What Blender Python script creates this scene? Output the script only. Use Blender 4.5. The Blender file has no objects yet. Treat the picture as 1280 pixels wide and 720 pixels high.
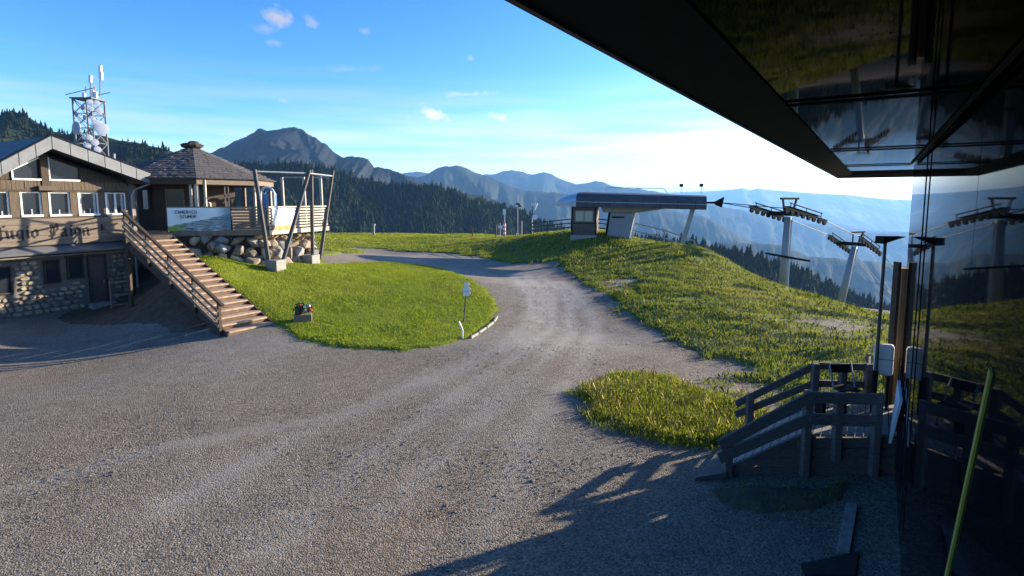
import bpy, math, random
import numpy as np
from mathutils import Vector, Matrix
rnd = random.Random(7); rng = np.random.default_rng(7)
R = math.radians
scn = bpy.context.scene
col = scn.collection
# ------------------------------------------------------------------ camera
F, CY, TH = 700.0, 323.6, R(6.0)                 # focal length and principal row in pixels of a 1280 wide frame
CAM = np.array([0., 0., 5.])
cd = bpy.data.cameras.new('camera'); cam = bpy.data.objects.new('camera', cd); col.objects.link(cam)
cd.sensor_width = 36; cd.lens = 36 * F / 1280; cd.shift_y = -(360 - CY) / 1280
cd.clip_start = 0.05; cd.clip_end = 120000
cam.location = CAM; cam.rotation_euler = (R(90) - TH, 0, 0)
scn.camera = cam
# ------------------------------------------------------------------ light
SUN_AZ, SUN_EL = R(64), R(14)                  # azimuth clockwise from +Y
SUND = np.array([math.sin(SUN_AZ)*math.cos(SUN_EL), math.cos(SUN_AZ)*math.cos(SUN_EL), math.sin(SUN_EL)])
sl = bpy.data.lights.new('sun', 'SUN'); sl.energy = 5.0; sl.angle = R(0.53); sl.color = (1.0, 0.86, 0.66)
so = bpy.data.objects.new('sun', sl); col.objects.link(so); so.location = (40, 20, 40)
so.rotation_euler = Vector(SUND).to_track_quat('Z', 'Y').to_euler()
world = bpy.data.worlds.new('World'); scn.world = world; world.use_nodes = True
wn = world.node_tree.nodes; wl = world.node_tree.links; wn.clear()
SKY_STRENGTH = 0.085
def build_world():
    out = wn.new('ShaderNodeOutputWorld'); bg = wn.new('ShaderNodeBackground'); bg.inputs[1].default_value = SKY_STRENGTH
    sky = wn.new('ShaderNodeTexSky'); sky.sky_type = 'NISHITA'; sky.sun_disc = False
    sky.sun_elevation = SUN_EL; sky.sun_rotation = SUN_AZ; sky.altitude = 2200; sky.air_density = 1.0; sky.dust_density = 3.0; sky.ozone_density = 3.0
    tc = wn.new('ShaderNodeTexCoord')
    # thin fair-weather clouds: flattened noise on the sky direction, plus a few small puffs and streaks
    def vmath(op, a, b=None):
        n = wn.new('ShaderNodeVectorMath'); n.operation = op
        for i, v in enumerate((a, b)):
            if v is None: continue
            if isinstance(v, (tuple, list)): n.inputs[i].default_value = v
            else: wl.new(v, n.inputs[i])
        return n
    def fmath(op, a, b=0.0, c=None, clamp=False):
        n = wn.new('ShaderNodeMath'); n.operation = op; n.use_clamp = clamp
        for i, v in enumerate((a, b, c)):
            if v is None: continue
            if isinstance(v, (int, float)): n.inputs[i].default_value = v
            else: wl.new(v, n.inputs[i])
        return n.outputs[0]
    nz = wn.new('ShaderNodeTexNoise'); nz.inputs['Scale'].default_value = 60; nz.inputs['Detail'].default_value = 5; nz.inputs['Roughness'].default_value = 0.6
    wl.new(tc.outputs['Generated'], nz.inputs['Vector'])
    mask = None
    for px, py, wx, wy, tilt, amt in CLOUDS:
        d = ray(px, py); d = d / np.linalg.norm(d)
        right = np.cross(d, [0, 0, 1]); right /= np.linalg.norm(right); up = np.cross(right, d)
        ca, sa = math.cos(R(tilt)), math.sin(R(tilt))
        ax = (right*ca + up*sa) / (wx/F); ay = (up*ca - right*sa) / (wy/F)
        df = vmath('SUBTRACT', tc.outputs['Generated'], tuple(d))
        a = vmath('DOT_PRODUCT', df.outputs[0], tuple(ax)).outputs['Value']; b = vmath('DOT_PRODUCT', df.outputs[0], tuple(ay)).outputs['Value']
        rr = fmath('SQRT', fmath('ADD', fmath('MULTIPLY', a, a), fmath('MULTIPLY', b, b)))
        wob = fmath('MULTIPLY_ADD', nz.outputs['Fac'], 2.6, -1.3)
        m = fmath('MULTIPLY', fmath('SUBTRACT', 1.0, fmath('SUBTRACT', rr, wob), clamp=True), amt)
        mask = m if mask is None else fmath('MAXIMUM', mask, m)
    # wide soft veil streaks everywhere low in the sky
    mp = wn.new('ShaderNodeMapping'); mp.inputs['Scale'].default_value = (1.6, 1.6, 22)
    wl.new(tc.outputs['Generated'], mp.inputs['Vector'])
    n2 = wn.new('ShaderNodeTexNoise'); n2.inputs['Scale'].default_value = 2.2; n2.inputs['Detail'].default_value = 3.5; n2.inputs['Roughness'].default_value = 0.5
    wl.new(mp.outputs[0], n2.inputs['Vector'])
    sep = wn.new('ShaderNodeSeparateXYZ'); wl.new(tc.outputs['Generated'], sep.inputs[0])
    low = fmath('SUBTRACT', 1.0, fmath('MULTIPLY', fmath('ABSOLUTE', fmath('SUBTRACT', sep.outputs[2], 0.085)), 7.5), clamp=True)
    veil = fmath('MULTIPLY', fmath('MULTIPLY_ADD', n2.outputs['Fac'], 2.2, -.75, clamp=True), fmath('MULTIPLY', low, 0.75))
    tot = fmath('MAXIMUM', mask, veil)
    # cloud tint: brighter and whiter version of the sky around it
    hs = wn.new('ShaderNodeHueSaturation'); hs.inputs['Saturation'].default_value = 1.12; gm = wn.new('ShaderNodeGamma'); gm.inputs[1].default_value = 1.3; wl.new(sky.outputs[0], gm.inputs[0]); wl.new(gm.outputs[0], hs.inputs['Color']); skyc = hs.outputs[0]
    lum = wn.new('ShaderNodeRGBToBW'); wl.new(sky.outputs[0], lum.inputs[0])
    comb = wn.new('ShaderNodeCombineColor')
    for i, k in enumerate((1.75, 1.75, 1.85)): wl.new(fmath('MULTIPLY', lum.outputs[0], k), comb.inputs[i])
    mix = wn.new('ShaderNodeMix'); mix.data_type = 'RGBA'
    wl.new(tot, mix.inputs[0]); wl.new(skyc, mix.inputs[6]); wl.new(comb.outputs[0], mix.inputs[7])
    wl.new(mix.outputs[2], bg.inputs[0]); wl.new(bg.outputs[0], out.inputs[0])
def ray(px, py):
    x = (px-640)/F; u = (CY-py)/F
    return np.array([x, math.cos(TH)+math.sin(TH)*u, -math.sin(TH)+math.cos(TH)*u])
CLOUDS = [(540, 142, 30, 9, -16, 1.0), (510, 147, 9, 5, -20, .5), (624, 147, 20, 7, -8, .8), (348, 22, 20, 10, -12, .8), (388, 26, 10, 7, -30, .6),
          (333, 36, 14, 6, 0, .35), (344, 54, 10, 5, 0, .35), (456, 39, 7, 5, 0, .4), (352, 126, 9, 4, -5, .5), (589, 72, 6, 4, 0, .4),
          (585, 118, 50, 5, 2, .5), (440, 86, 45, 5, 4, .22)]
build_world()
scn.view_settings.view_transform = 'Standard'; scn.view_settings.look = 'None'; scn.view_settings.gamma = 1
scn.view_settings.use_curve_mapping = False
scn.view_settings.exposure = 1.5
scn.cycles.use_denoising = True
scn.cycles.max_bounces = 8; scn.cycles.volume_bounces = 0; scn.cycles.volume_max_steps = 64
# ------------------------------------------------------------------ pixel <-> place helpers
def P(px, py, Y):
    d = ray(px, py); return CAM + d*(Y/d[1])
def PZ(px, py, z=0.):
    d = ray(px, py); return CAM + d*((z-5)/d[2])
def on_plane(px, py, p0, n):
    d = ray(px, py); return CAM + d*(np.dot(p0-CAM, n)/np.dot(d, n))
def smooth(a, b, x):
    t = np.clip((x-a)/(b-a), 0, 1); return t*t*(3-2*t)
# ------------------------------------------------------------------ value noise in numpy
_tab = rng.random((512, 512))
def vnoise(x, y):
    xi = np.floor(x).astype(int); yi = np.floor(y).astype(int); fx = x-xi; fy = y-yi
    fx = fx*fx*(3-2*fx); fy = fy*fy*(3-2*fy)
    g = lambda i, j: _tab[i % 512, j % 512]
    return (g(xi, yi)*(1-fx)+g(xi+1, yi)*fx)*(1-fy) + (g(xi, yi+1)*(1-fx)+g(xi+1, yi+1)*fx)*fy
def fbm(x, y, o=5, gain=.5):
    s = 0; a = 1; t = 0
    for i in range(o):
        s = s + a*vnoise(x*2**i+17.3*i, y*2**i+9.1*i); t += a; a *= gain
    return s/t
def ridged(x, y, o=5):
    s = 0; a = 1; t = 0
    for i in range(o):
        s = s + a*(1-abs(2*vnoise(x*2**i+5.3*i, y*2**i+3.7*i)-1)); t += a; a *= .5
    return s/t
# ------------------------------------------------------------------ materials
MATS = {}
def nodes_of(name, rough=.8, metal=0., spec=.3):
    m = bpy.data.materials.new(name); m.use_nodes = True; MATS[name] = m
    nt = m.node_tree; b = nt.nodes['Principled BSDF']
    b.inputs['Roughness'].default_value = rough; b.inputs['Metallic'].default_value = metal; b.inputs['Specular IOR Level'].default_value = spec
    return m, nt, b
def mat(name, c, rough=.8, var=.25, scale=6., metal=0., bump=0., c2=None, spec=.3, stretch=None, detail=6):
    m, nt, b = nodes_of(name, rough, metal, spec)
    tc = nt.nodes.new('ShaderNodeTexCoord'); nz = nt.nodes.new('ShaderNodeTexNoise')
    nz.inputs['Scale'].default_value = scale; nz.inputs['Detail'].default_value = detail; nz.inputs['Roughness'].default_value = .65
    v = tc.outputs['Object']
    if stretch:
        mp = nt.nodes.new('ShaderNodeMapping'); mp.inputs['Scale'].default_value = stretch; nt.links.new(v, mp.inputs[0]); v = mp.outputs[0]
    nt.links.new(v, nz.inputs['Vector'])
    rp = nt.nodes.new('ShaderNodeValToRGB'); e = rp.color_ramp.elements
    c = np.array(c); ca = c*(1-var); cb = np.array(c2) if c2 is not None else np.minimum(c*(1+var), 1)
    e[0].position = .3; e[0].color = (*ca, 1); e[1].position = .7; e[1].color = (*cb, 1)
    nt.links.new(nz.outputs['Fac'], rp.inputs[0]); nt.links.new(rp.outputs[0], b.inputs['Base Color'])
    if bump:
        bp = nt.nodes.new('ShaderNodeBump'); bp.inputs['Strength'].default_value = bump; bp.inputs['Distance'].default_value = .02
        nt.links.new(nz.outputs['Fac'], bp.inputs['Height']); nt.links.new(bp.outputs[0], b.inputs['Normal'])
    return m
mat('dark_wood', (.060, .042, .030), .75, .4, 3, stretch=(1, 1, 12), bump=.3)
mat('board_wood', (.105, .078, .054), .8, .35, 3, stretch=(8, 8, .8), bump=.3)
mat('sign_wood', (.175, .138, .105), .8, .25, 2.5, stretch=(1, 1, 9), bump=.25)
mat('weathered_wood', (.20, .155, .118), .85, .3, 4, stretch=(2, 2, 8), bump=.3)
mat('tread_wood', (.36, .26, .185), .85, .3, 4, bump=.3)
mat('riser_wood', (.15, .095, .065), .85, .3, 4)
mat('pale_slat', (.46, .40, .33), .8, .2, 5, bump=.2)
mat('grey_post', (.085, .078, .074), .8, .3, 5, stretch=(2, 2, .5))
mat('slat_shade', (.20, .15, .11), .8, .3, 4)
mat('white_paint', (.80, .80, .78), .5, .05, 4)
mat('curtain_cloth', (.34, .36, .36), .9, .2, 6)
mat('metal_grey', (.26, .27, .29), .45, .12, 3, metal=.6)
mat('fascia_metal', (.17, .18, .19), .6, .15, 2.5)
mat('galvanised', (.27, .28, .30), .6, .15, 8, metal=.25)
mat('dark_steel', (.014, .016, .020), .8, .3, 6, spec=.08)
mat('roof_metal', (.10, .10, .11), .6, .2, 2)
mat('shingle', (.090, .084, .086), .85, .45, 7, bump=.4)
mat('letter_paint', (.018, .013, .011), .7, .1, 5)
mat('concrete', (.27, .26, .24), .9, .18, 5, bump=.3)
mat('stone_a', (.25, .21, .16), .9, .35, 5, bump=.6)
mat('stone_b', (.33, .28, .205), .9, .35, 5, bump=.6)
mat('stone_c', (.17, .15, .13), .9, .35, 5, bump=.6)
mat('mortar', (.16, .145, .12), .95, .25, 9, bump=.4)
mat('boulder_a', (.38, .30, .21), .9, .5, 1.6, bump=.8)
mat('boulder_b', (.27, .22, .165), .9, .5, 1.6, bump=.8)
mat('boulder_c', (.27, .26, .25), .9, .5, 1.6, bump=.8)
mat('canopy_paint', (.075, .068, .085), .6, .2, 1.5)
mat('canopy_pale', (.42, .48, .56), .3, .1, 2, metal=.4)
mat('hut_panel', (.10, .075, .065), .7, .2, 3)
mat('pedestal_paint', (.24, .24, .25), .6, .1, 1.5)
mat('mast_steel', (.13, .14, .16), .6, .15, 8, metal=.2)
mat('dish_white', (.72, .73, .75), .5, .05, 3)
mat('dish_grey', (.24, .26, .31), .5, .1, 3)
mat('antenna_red', (.45, .08, .07), .5, .1, 3)
mat('interior_dark', (.02, .018, .017), .8, .2, 3)
mat('rope_steel', (.03, .03, .033), .7, .1, 20)
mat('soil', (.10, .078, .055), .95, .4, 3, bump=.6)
mat('bark', (.06, .045, .035), .9, .3, 8)
mat('pink_pad', (.62, .16, .22), .7, .1, 5)
mat('blue_plastic', (.10, .25, .50), .4, .15, 4)
mat('pale_blue', (.50, .60, .70), .5, .1, 4)
mat('trim_grass_reflection', (.26, .275, .05), .6, .15, 3)
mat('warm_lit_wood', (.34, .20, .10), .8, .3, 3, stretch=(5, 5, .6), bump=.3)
mat('flower_red', (.5, .05, .05), .7, .2, 9)
mat('leaf', (.05, .09, .025), .8, .4, 9)
def glass_mat(name, tint, rough=.05):
    m, nt, b = nodes_of(name, rough, 0., .6)
    b.inputs['Base Color'].default_value = (*tint, 1); return m
glass_mat('window_glass', (.020, .026, .034)); MATS['window_glass'].node_tree.nodes['Principled BSDF'].inputs['Specular IOR Level'].default_value = .25; glass_mat('hut_glass', (.30, .32, .24), .2)
def cladding_mat(name, base, rough, ior=1.5):
    m, nt, b = nodes_of(name, rough, 0., .5); b.inputs['IOR'].default_value = ior
    tc = nt.nodes.new('ShaderNodeTexCoord'); nz = nt.nodes.new('ShaderNodeTexNoise'); nz.inputs['Scale'].default_value = 1.3; nz.inputs['Detail'].default_value = 7
    nt.links.new(tc.outputs['Object'], nz.inputs['Vector'])
    rp = nt.nodes.new('ShaderNodeValToRGB'); rp.color_ramp.elements[0].color = (*(np.array(base)*.6), 1); rp.color_ramp.elements[1].color = (*(np.array(base)*1.4), 1)
    nt.links.new(nz.outputs['Fac'], rp.inputs[0]); nt.links.new(rp.outputs[0], b.inputs['Base Color'])
    n3 = nt.nodes.new('ShaderNodeTexNoise'); n3.inputs['Scale'].default_value = 9; n3.inputs['Detail'].default_value = 8
    nt.links.new(tc.outputs['Object'], n3.inputs['Vector'])
    mr = nt.nodes.new('ShaderNodeMapRange'); mr.inputs[1].default_value = .35; mr.inputs[2].default_value = .75; mr.inputs[3].default_value = rough; mr.inputs[4].default_value = rough*2.2+.012
    nt.links.new(n3.outputs['Fac'], mr.inputs[0]); nt.links.new(mr.outputs[0], b.inputs['Roughness'])
    return m
cladding_mat('cladding', (.005, .006, .008), .012, 1.034); cladding_mat('soffit_gloss', (.004, .004, .005), .02, 1.052)
mat('soffit_dark', (.010, .010, .012), .75, .3, 3)
def grass_mat(name, a, b_, c, scale=1.2, trans=.35):
    m, nt, b = nodes_of(name, .75, 0., .15)
    tc = nt.nodes.new('ShaderNodeTexCoord')
    n1 = nt.nodes.new('ShaderNodeTexNoise'); n1.inputs['Scale'].default_value = scale; n1.inputs['Detail'].default_value = 5
    n2 = nt.nodes.new('ShaderNodeTexNoise'); n2.inputs['Scale'].default_value = scale*.16; n2.inputs['Detail'].default_value = 4
    for n in (n1, n2): nt.links.new(tc.outputs['Object'], n.inputs['Vector'])
    rp = nt.nodes.new('ShaderNodeValToRGB'); rp.color_ramp.elements[0].position = .32; rp.color_ramp.elements[1].position = .68
    rp.color_ramp.elements[0].color = (*a, 1); rp.color_ramp.elements[1].color = (*b_, 1)
    nt.links.new(n1.outputs['Fac'], rp.inputs[0])
    mx = nt.nodes.new('ShaderNodeMix'); mx.data_type = 'RGBA'; r2 = nt.nodes.new('ShaderNodeMapRange'); r2.inputs[1].default_value = .5; r2.inputs[2].default_value = .72; r2.inputs[4].default_value = .8
    nt.links.new(n2.outputs['Fac'], r2.inputs[0]); nt.links.new(r2.outputs[0], mx.inputs[0]); nt.links.new(rp.outputs[0], mx.inputs[6]); mx.inputs[7].default_value = (*c, 1)
    nt.links.new(mx.outputs[2], b.inputs['Base Color'])
    if trans:
        tr = nt.nodes.new('ShaderNodeBsdfTranslucent'); nt.links.new(mx.outputs[2], tr.inputs[0])
        ms = nt.nodes.new('ShaderNodeMixShader'); ms.inputs[0].default_value = trans
        nt.links.new(b.outputs[0], ms.inputs[1]); nt.links.new(tr.outputs[0], ms.inputs[2]); nt.links.new(ms.outputs[0], nt.nodes['Material Output'].inputs['Surface'])
    return m
grass_mat('lawn_soil', (.11, .145, .014), (.16, .19, .02), (.17, .185, .025), 2.0, 0)
grass_mat('lawn_blade', (.200, .255, .014), (.280, .340, .022), (.32, .34, .035), 1.5)
grass_mat('meadow_soil', (.06, .08, .018), (.09, .11, .026), (.13, .11, .045), 1.4, 0)
grass_mat('meadow_blade', (.205, .245, .016), (.300, .330, .028), (.40, .36, .06), .7)
def conifer_mat(name, a, b_, scale):
    m = mat(name, a, .9, .0, scale, c2=b_, detail=3); return m
conifer_mat('conifer', (.008, .014, .007), (.024, .032, .011), .05); conifer_mat('larch', (.022, .032, .010), (.055, .062, .018), .03)
for k_ in ('conifer', 'larch'): MATS[k_].node_tree.nodes['Principled BSDF'].inputs['Specular IOR Level'].default_value = .05
# ------------------------------------------------------------------ mesh builder
ORI = {}
class MB:
    def __init__(s): s.v = []; s.f = []
    def quadmesh(s, V, Fc):
        o = len(s.v); s.v += [tuple(map(float, p)) for p in V]; s.f += [tuple(i+o for i in q) for q in Fc]; return s
    def hexa(s, a, b):                       # two quads a (4 pts), b (4 pts)
        return s.quadmesh(list(a)+list(b), [(3,2,1,0), (4,5,6,7), (0,1,5,4), (1,2,6,5), (2,3,7,6), (3,0,4,7)])
    def box(s, c, h, ax=None):               # centre, half sizes, axes
        c = np.array(c, float); ax = ax or ((1,0,0), (0,1,0), (0,0,1)); X, Y, Z = (np.array(a, float)*k for a, k in zip(ax, h))
        return s.hexa([c-X-Y-Z, c+X-Y-Z, c+X+Y-Z, c-X+Y-Z], [c-X-Y+Z, c+X-Y+Z, c+X+Y+Z, c-X+Y+Z])
    def beam(s, p, q, w, h, up=(0,0,1)):     # rectangular bar, w sideways, h along up
        p = np.array(p, float); q = np.array(q, float); d = q-p; d /= np.linalg.norm(d)
        sd = np.cross(d, up)
        if np.linalg.norm(sd) < 1e-4: sd = np.cross(d, (1, 0, 0))
        sd /= np.linalg.norm(sd); u = np.cross(sd, d); sd = sd*w/2; u = u*h/2
        return s.hexa([p-sd-u, p+sd-u, p+sd+u, p-sd+u], [q-sd-u, q+sd-u, q+sd+u, q-sd+u])
    def tube(s, p, q, r, r2=None, n=10):
        p = np.array(p, float); q = np.array(q, float); r2 = r if r2 is None else r2
        d = q-p; d /= np.linalg.norm(d); a = np.cross(d, (0, 0, 1) if abs(d[2]) < .9 else (1, 0, 0)); a /= np.linalg.norm(a); b = np.cross(d, a)
        V = []
        for e, rr in ((p, r), (q, r2)):
            for i in range(n):
                t = 2*math.pi*i/n; V.append(e+rr*(a*math.cos(t)+b*math.sin(t)))
        return s.quadmesh(V, [(i, (i+1) % n, n+(i+1) % n, n+i) for i in range(n)]+[tuple(range(n))[::-1], tuple(range(n, 2*n))])
    def path(s, pts, r, n=8):
        for a, b in zip(pts[:-1], pts[1:]): s.tube(a, b, r, n=n)
        return s
    def disc(s, c, nrm, r, depth=.25, n=20):  # shallow dish with a drum back
        c = np.array(c, float); d = np.array(nrm, float); d /= np.linalg.norm(d)
        a = np.cross(d, (0, 0, 1)); a /= np.linalg.norm(a); b = np.cross(d, a); V = [c-d*depth]
        for k, (rr, off) in enumerate(((r*.55, -depth*.75), (r, -depth*.1), (r, depth*.35), (r*.6, depth*.45))):
            for i in range(n):
                t = 2*math.pi*i/n; V.append(c+d*off+rr*(a*math.cos(t)+b*math.sin(t)))
        V.append(c+d*depth*.5); Fc = [(0, 1+(i+1) % n, 1+i) for i in range(n)]
        for k in range(3): Fc += [(1+k*n+i, 1+k*n+(i+1) % n, 1+(k+1)*n+(i+1) % n, 1+(k+1)*n+i) for i in range(n)]
        Fc += [(1+3*n+i, 1+3*n+(i+1) % n, len(V)-1) for i in range(n)]
        return s.quadmesh(V, Fc)
    def prism(s, poly, off):                 # planar polygon extruded by vector
        poly = [np.array(p, float) for p in poly]; off = np.array(off, float); n = len(poly)
        return s.quadmesh(poly+[p+off for p in poly], [tuple(range(n))[::-1], tuple(range(n, 2*n))]+[(i, (i+1) % n, n+(i+1) % n, n+i) for i in range(n)])
    def build(s, name, m, parent=None, smooth_=False, bevel=0):
        o0 = ORI[parent.name] if parent is not None else np.zeros(3)
        used = sorted({i for q in s.f for i in q}); re_ = {i: k for k, i in enumerate(used)}
        me = bpy.data.meshes.new(name); me.from_pydata([tuple(np.array(s.v[i])-o0) for i in used], [], [tuple(re_[i] for i in q) for q in s.f])
        me.materials.append(MATS[m]); me.validate(); me.update()
        if smooth_: me.shade_smooth()
        o = bpy.data.objects.new(name, me); col.objects.link(o); ORI[o.name] = o0
        if parent is not None: o.parent = parent
        if bevel:
            bv = o.modifiers.new('bevel', 'BEVEL'); bv.width = bevel; bv.segments = 2; bv.limit_method = 'ANGLE'
        return o
def np_mesh(name, V, Fc, m, parent=None, smooth_=False, kind=None):
    me = bpy.data.meshes.new(name); V = np.asarray(V, np.float32); Fc = np.asarray(Fc, np.int32)
    n = Fc.shape[1]; me.vertices.add(len(V)); me.vertices.foreach_set('co', V.ravel())
    me.loops.add(Fc.size); me.loops.foreach_set('vertex_index', Fc.ravel()); me.polygons.add(len(Fc))
    me.polygons.foreach_set('loop_start', np.arange(len(Fc), dtype=np.int32)*n)
    me.update(calc_edges=True); me.validate()
    me.materials.append(MATS[m])
    if smooth_: me.shade_smooth()
    o = bpy.data.objects.new(name, me); col.objects.link(o); ORI[o.name] = np.zeros(3)
    if parent is not None: o.parent = parent
    if kind: o['kind'] = kind
    return o
def tag(o, label, cat=None, group=None, kind=None):
    o['label'] = label
    if cat: o['category'] = cat
    if group: o['group'] = group
    if kind: o['kind'] = kind
    return o
def thing(name, loc, label, cat, group=None):
    o = bpy.data.objects.new(name, None); col.objects.link(o); o.location = tuple(map(float, loc)); ORI[o.name] = np.array(loc, float)
    o.empty_display_size = .3
    return tag(o, label, cat, group)
# ------------------------------------------------------------------ near terrain as a thin-plate surface through surveyed points
ctrl = [PZ(*q) for q in [(0, 719), (320, 719), (640, 719), (900, 719), (100, 560), (400, 560), (640, 560), (800, 560), (200, 470), (430, 440), (560, 430), (625, 390), (700, 470), (860, 560), (640, 430), (300, 425), (720, 510)]]
ctrl += [np.array(p, float) for p in [(-25, 0, 0), (0, -8, 0), (12, -8, 0), (-20, 10, 0), (8, 3, 0), (4, 9.8, 0), (7, 9.8, .02), (-24, 20, -.1), (-21.5, 24, -.15), (-19, 27, .05), (-17.5, 24.5, .05), (-15.6, 22.8, .1), (-12.5, 21.0, .02), (-17.5, 27, .6), (-14.3, 25.6, 1.95), (-12.4, 24.3, 1.25), (-10.8, 23.1, .5)]]
ctrl += [P(*q) for q in [
    (345, 337, 28.3), (250, 322, 27.2), (292, 330, 27.9), (300, 350, 25.8), (395, 335, 30), (430, 333, 33), (330, 380, 23.6), (450, 380, 25), (540, 360, 28.5), (500, 333, 35.5), (590, 350, 31), (400, 410, 21.4),
    (600, 341, 37), (660, 350, 34), (700, 390, 25.8), (760, 420, 21.5), (820, 450, 18), (560, 322, 43), (450, 318, 50), (430, 308, 56), (520, 304, 62), (420, 296, 76), (520, 295, 76), (600, 294, 68),
    (640, 297, 56), (680, 293, 52), (725, 291, 47.5), (760, 294, 46), (800, 303, 44.5), (850, 309, 44), (880, 314, 43), (640, 317, 47), (700, 308, 45.5), (760, 318, 41), (700, 328, 40), (830, 325, 38), (900, 322, 41),
    (930, 341, 38.5), (980, 362, 36.5), (1030, 377, 33), (1090, 394, 29.5), (900, 330, 43.5), (940, 352, 42.5), (990, 374, 40.5), (1040, 390, 37), (1100, 407, 33.5), (800, 370, 28), (880, 375, 27), (960, 390, 25), (1050, 415, 21.5), (900, 420, 21), (1000, 450, 18), (1080, 470, 15.8), (900, 470, 16.5), (940, 505, 13.6), (1100, 520, 12.6), (1130, 440, 18)]]
ctrl += [np.array(p, float) for p in [(16, 62, -4.5), (28, 55, -7), (27, 46, -5.2), (34, 40, -6.8), (40, 58, -13), (27, 30, -2.9), (30, 22, -2.0), (18, 14, -.4), (26, 8, -1), (6, 64, -.6), (-10, 84, -.4), (-25, 82, .3), (4, 82, -3),
                                    (-18, 33, 2.2), (-25, 35, 2.5), (-13, 36, 1.6), (-30, 50, 2.5), (-22, 58, 1.2), (-40, 30, 2.5), (-35, 15, -.2), (-50, 60, 3), (15, -10, 0), (60, 30, -10)]]
ctrl = np.array(ctrl)
def tps_fit(c, lam=.02):
    n = len(c); d2 = ((c[:, None, :2]-c[None, :, :2])**2).sum(-1); K = d2*np.log(d2+1e-9)*.5 + lam*np.eye(n)*20
    A = np.zeros((n+3, n+3)); A[:n, :n] = K; A[:n, n] = A[n, :n] = 1; A[:n, n+1:] = c[:, :2]; A[n+1:, :n] = c[:, :2].T
    return np.linalg.solve(A, np.r_[c[:, 2], 0, 0, 0])
_w = tps_fit(ctrl)
def gz(x, y):
    x = np.asarray(x, float); y = np.asarray(y, float); sh = x.shape; xf = x.ravel(); yf = y.ravel(); out = np.empty(len(xf))
    for i in range(0, len(xf), 20000):
        a = xf[i:i+20000]; b = yf[i:i+20000]; d2 = (a[:, None]-ctrl[:, 0])**2+(b[:, None]-ctrl[:, 1])**2
        out[i:i+20000] = (d2*np.log(d2+1e-9)*.5)@_w[:-3]+_w[-3]+_w[-2]*a+_w[-1]*b
    e = np.sqrt(((xf-5)/62)**2+((yf-25)/62)**2); s = smooth(.95, 1.4, e)
    out = np.clip(out, -25, 8)*(1-s) + s*(-np.minimum((e-.95)*62*.5, 700+e*2))
    return out.reshape(sh)
def hit(px, py):                              # where the sight line meets the ground
    d = ray(px, py); t = np.concatenate([np.linspace(4, 40, 500), np.linspace(40.1, 110, 500)]); p = CAM+d*t[:, None]
    h = p[:, 2]-gz(p[:, 0], p[:, 1]); k = np.argmax(h < 0)
    if h[k] >= 0: return p[-1]
    a = h[k-1]/(h[k-1]-h[k]); return p[k-1]*(1-a)+p[k]*a
def axis(segs):
    return np.unique(np.round(np.concatenate([np.arange(a, b, st) for a, b, st in segs]), 4))
def grid_mesh(name, xs, ys, zf, m, smooth_=True, keep=None):
    X, Y = np.meshgrid(xs, ys); Z = zf(X, Y); V = np.stack([X, Y, Z], -1).reshape(-1, 3); nx = len(xs)
    i, j = np.meshgrid(np.arange(nx-1), np.arange(len(ys)-1)); a = (j*nx+i).ravel(); Fc = np.stack([a, a+1, a+nx+1, a+nx], -1)
    if keep is not None:
        k = keep.ravel(); Fc = Fc[k[Fc].any(1)]; used = np.unique(Fc); re = -np.ones(len(V), int); re[used] = np.arange(len(used)); V = V[used]; Fc = re[Fc]
    return np_mesh(name, V, Fc, m, smooth_=smooth_), V
def poly_sd(poly, x, y):                      # signed distance, inside positive
    poly = np.asarray(poly)[:, :2]; inside = np.zeros(x.shape, bool); dm = np.full(x.shape, 1e9); n = len(poly)
    for k in range(n):
        ax, ay = poly[k]; bx, by = poly[(k+1) % n]
        c = ((ay > y) != (by > y)) & (x < (bx-ax)*(y-ay)/((by-ay) if by != ay else 1e-9)+ax); inside ^= c
        t = np.clip(((x-ax)*(bx-ax)+(y-ay)*(by-ay))/((bx-ax)**2+(by-ay)**2+1e-9), 0, 1)
        dm = np.minimum(dm, np.hypot(x-ax-t*(bx-ax), y-ay-t*(by-ay)))
    return np.where(inside, dm, -dm)
def hits(l): return [hit(*q) for q in l]
# outlines read off the ground
lawn_poly = hits([(222, 318), (240, 332), (270, 352), (306, 378), (348, 410), (370, 424), (430, 436), (500, 438), (560, 432), (600, 418), (622, 396), (624, 380), (612, 364), (590, 350), (560, 338), (520, 331), (470, 328), (420, 329), (400, 331)]) + [np.array(p, float) for p in [(-11.5, 34, 0), (-15, 34, 0), (-18.5, 30, 0), (-17.5, 27.3, 0)]]
patch_poly = hits([(722, 494), (735, 481), (770, 470), (805, 468), (840, 474), (880, 492), (925, 508), (960, 518), (985, 545), (930, 560), (880, 557), (820, 550), (770, 537), (733, 518)])
meadow_poly = hits([(400, 308), (470, 310), (560, 317), (600, 322), (640, 330), (690, 328), (715, 345), (745, 362), (770, 385), (800, 405), (850, 432), (900, 450), (955, 468), (905, 470), (860, 472), (880, 488), (940, 506), (985, 522), (1010, 532)]) + [np.array(p, float) for p in [(8.2, 11.5, 0), (12, 11, 0), (20, 4, 0), (26, 0, 0), (48, 10, 0), (52, 40, 0), (40, 62, 0), (18, 72, 0), (8, 88, 0), (-10, 96, 0), (-28, 92, 0), (-29, 66, 0)]]
back_poly = [np.array(p, float) for p in [(-24, 57, 0), (-14.5, 54, 0), (-12.2, 46, 0), (-11.6, 40, 0), (-17, 38, 0), (-30, 38, 0)]]
strip_poly = hits([(400, 322), (425, 318), (445, 316), (420, 314), (395, 315)])
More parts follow.
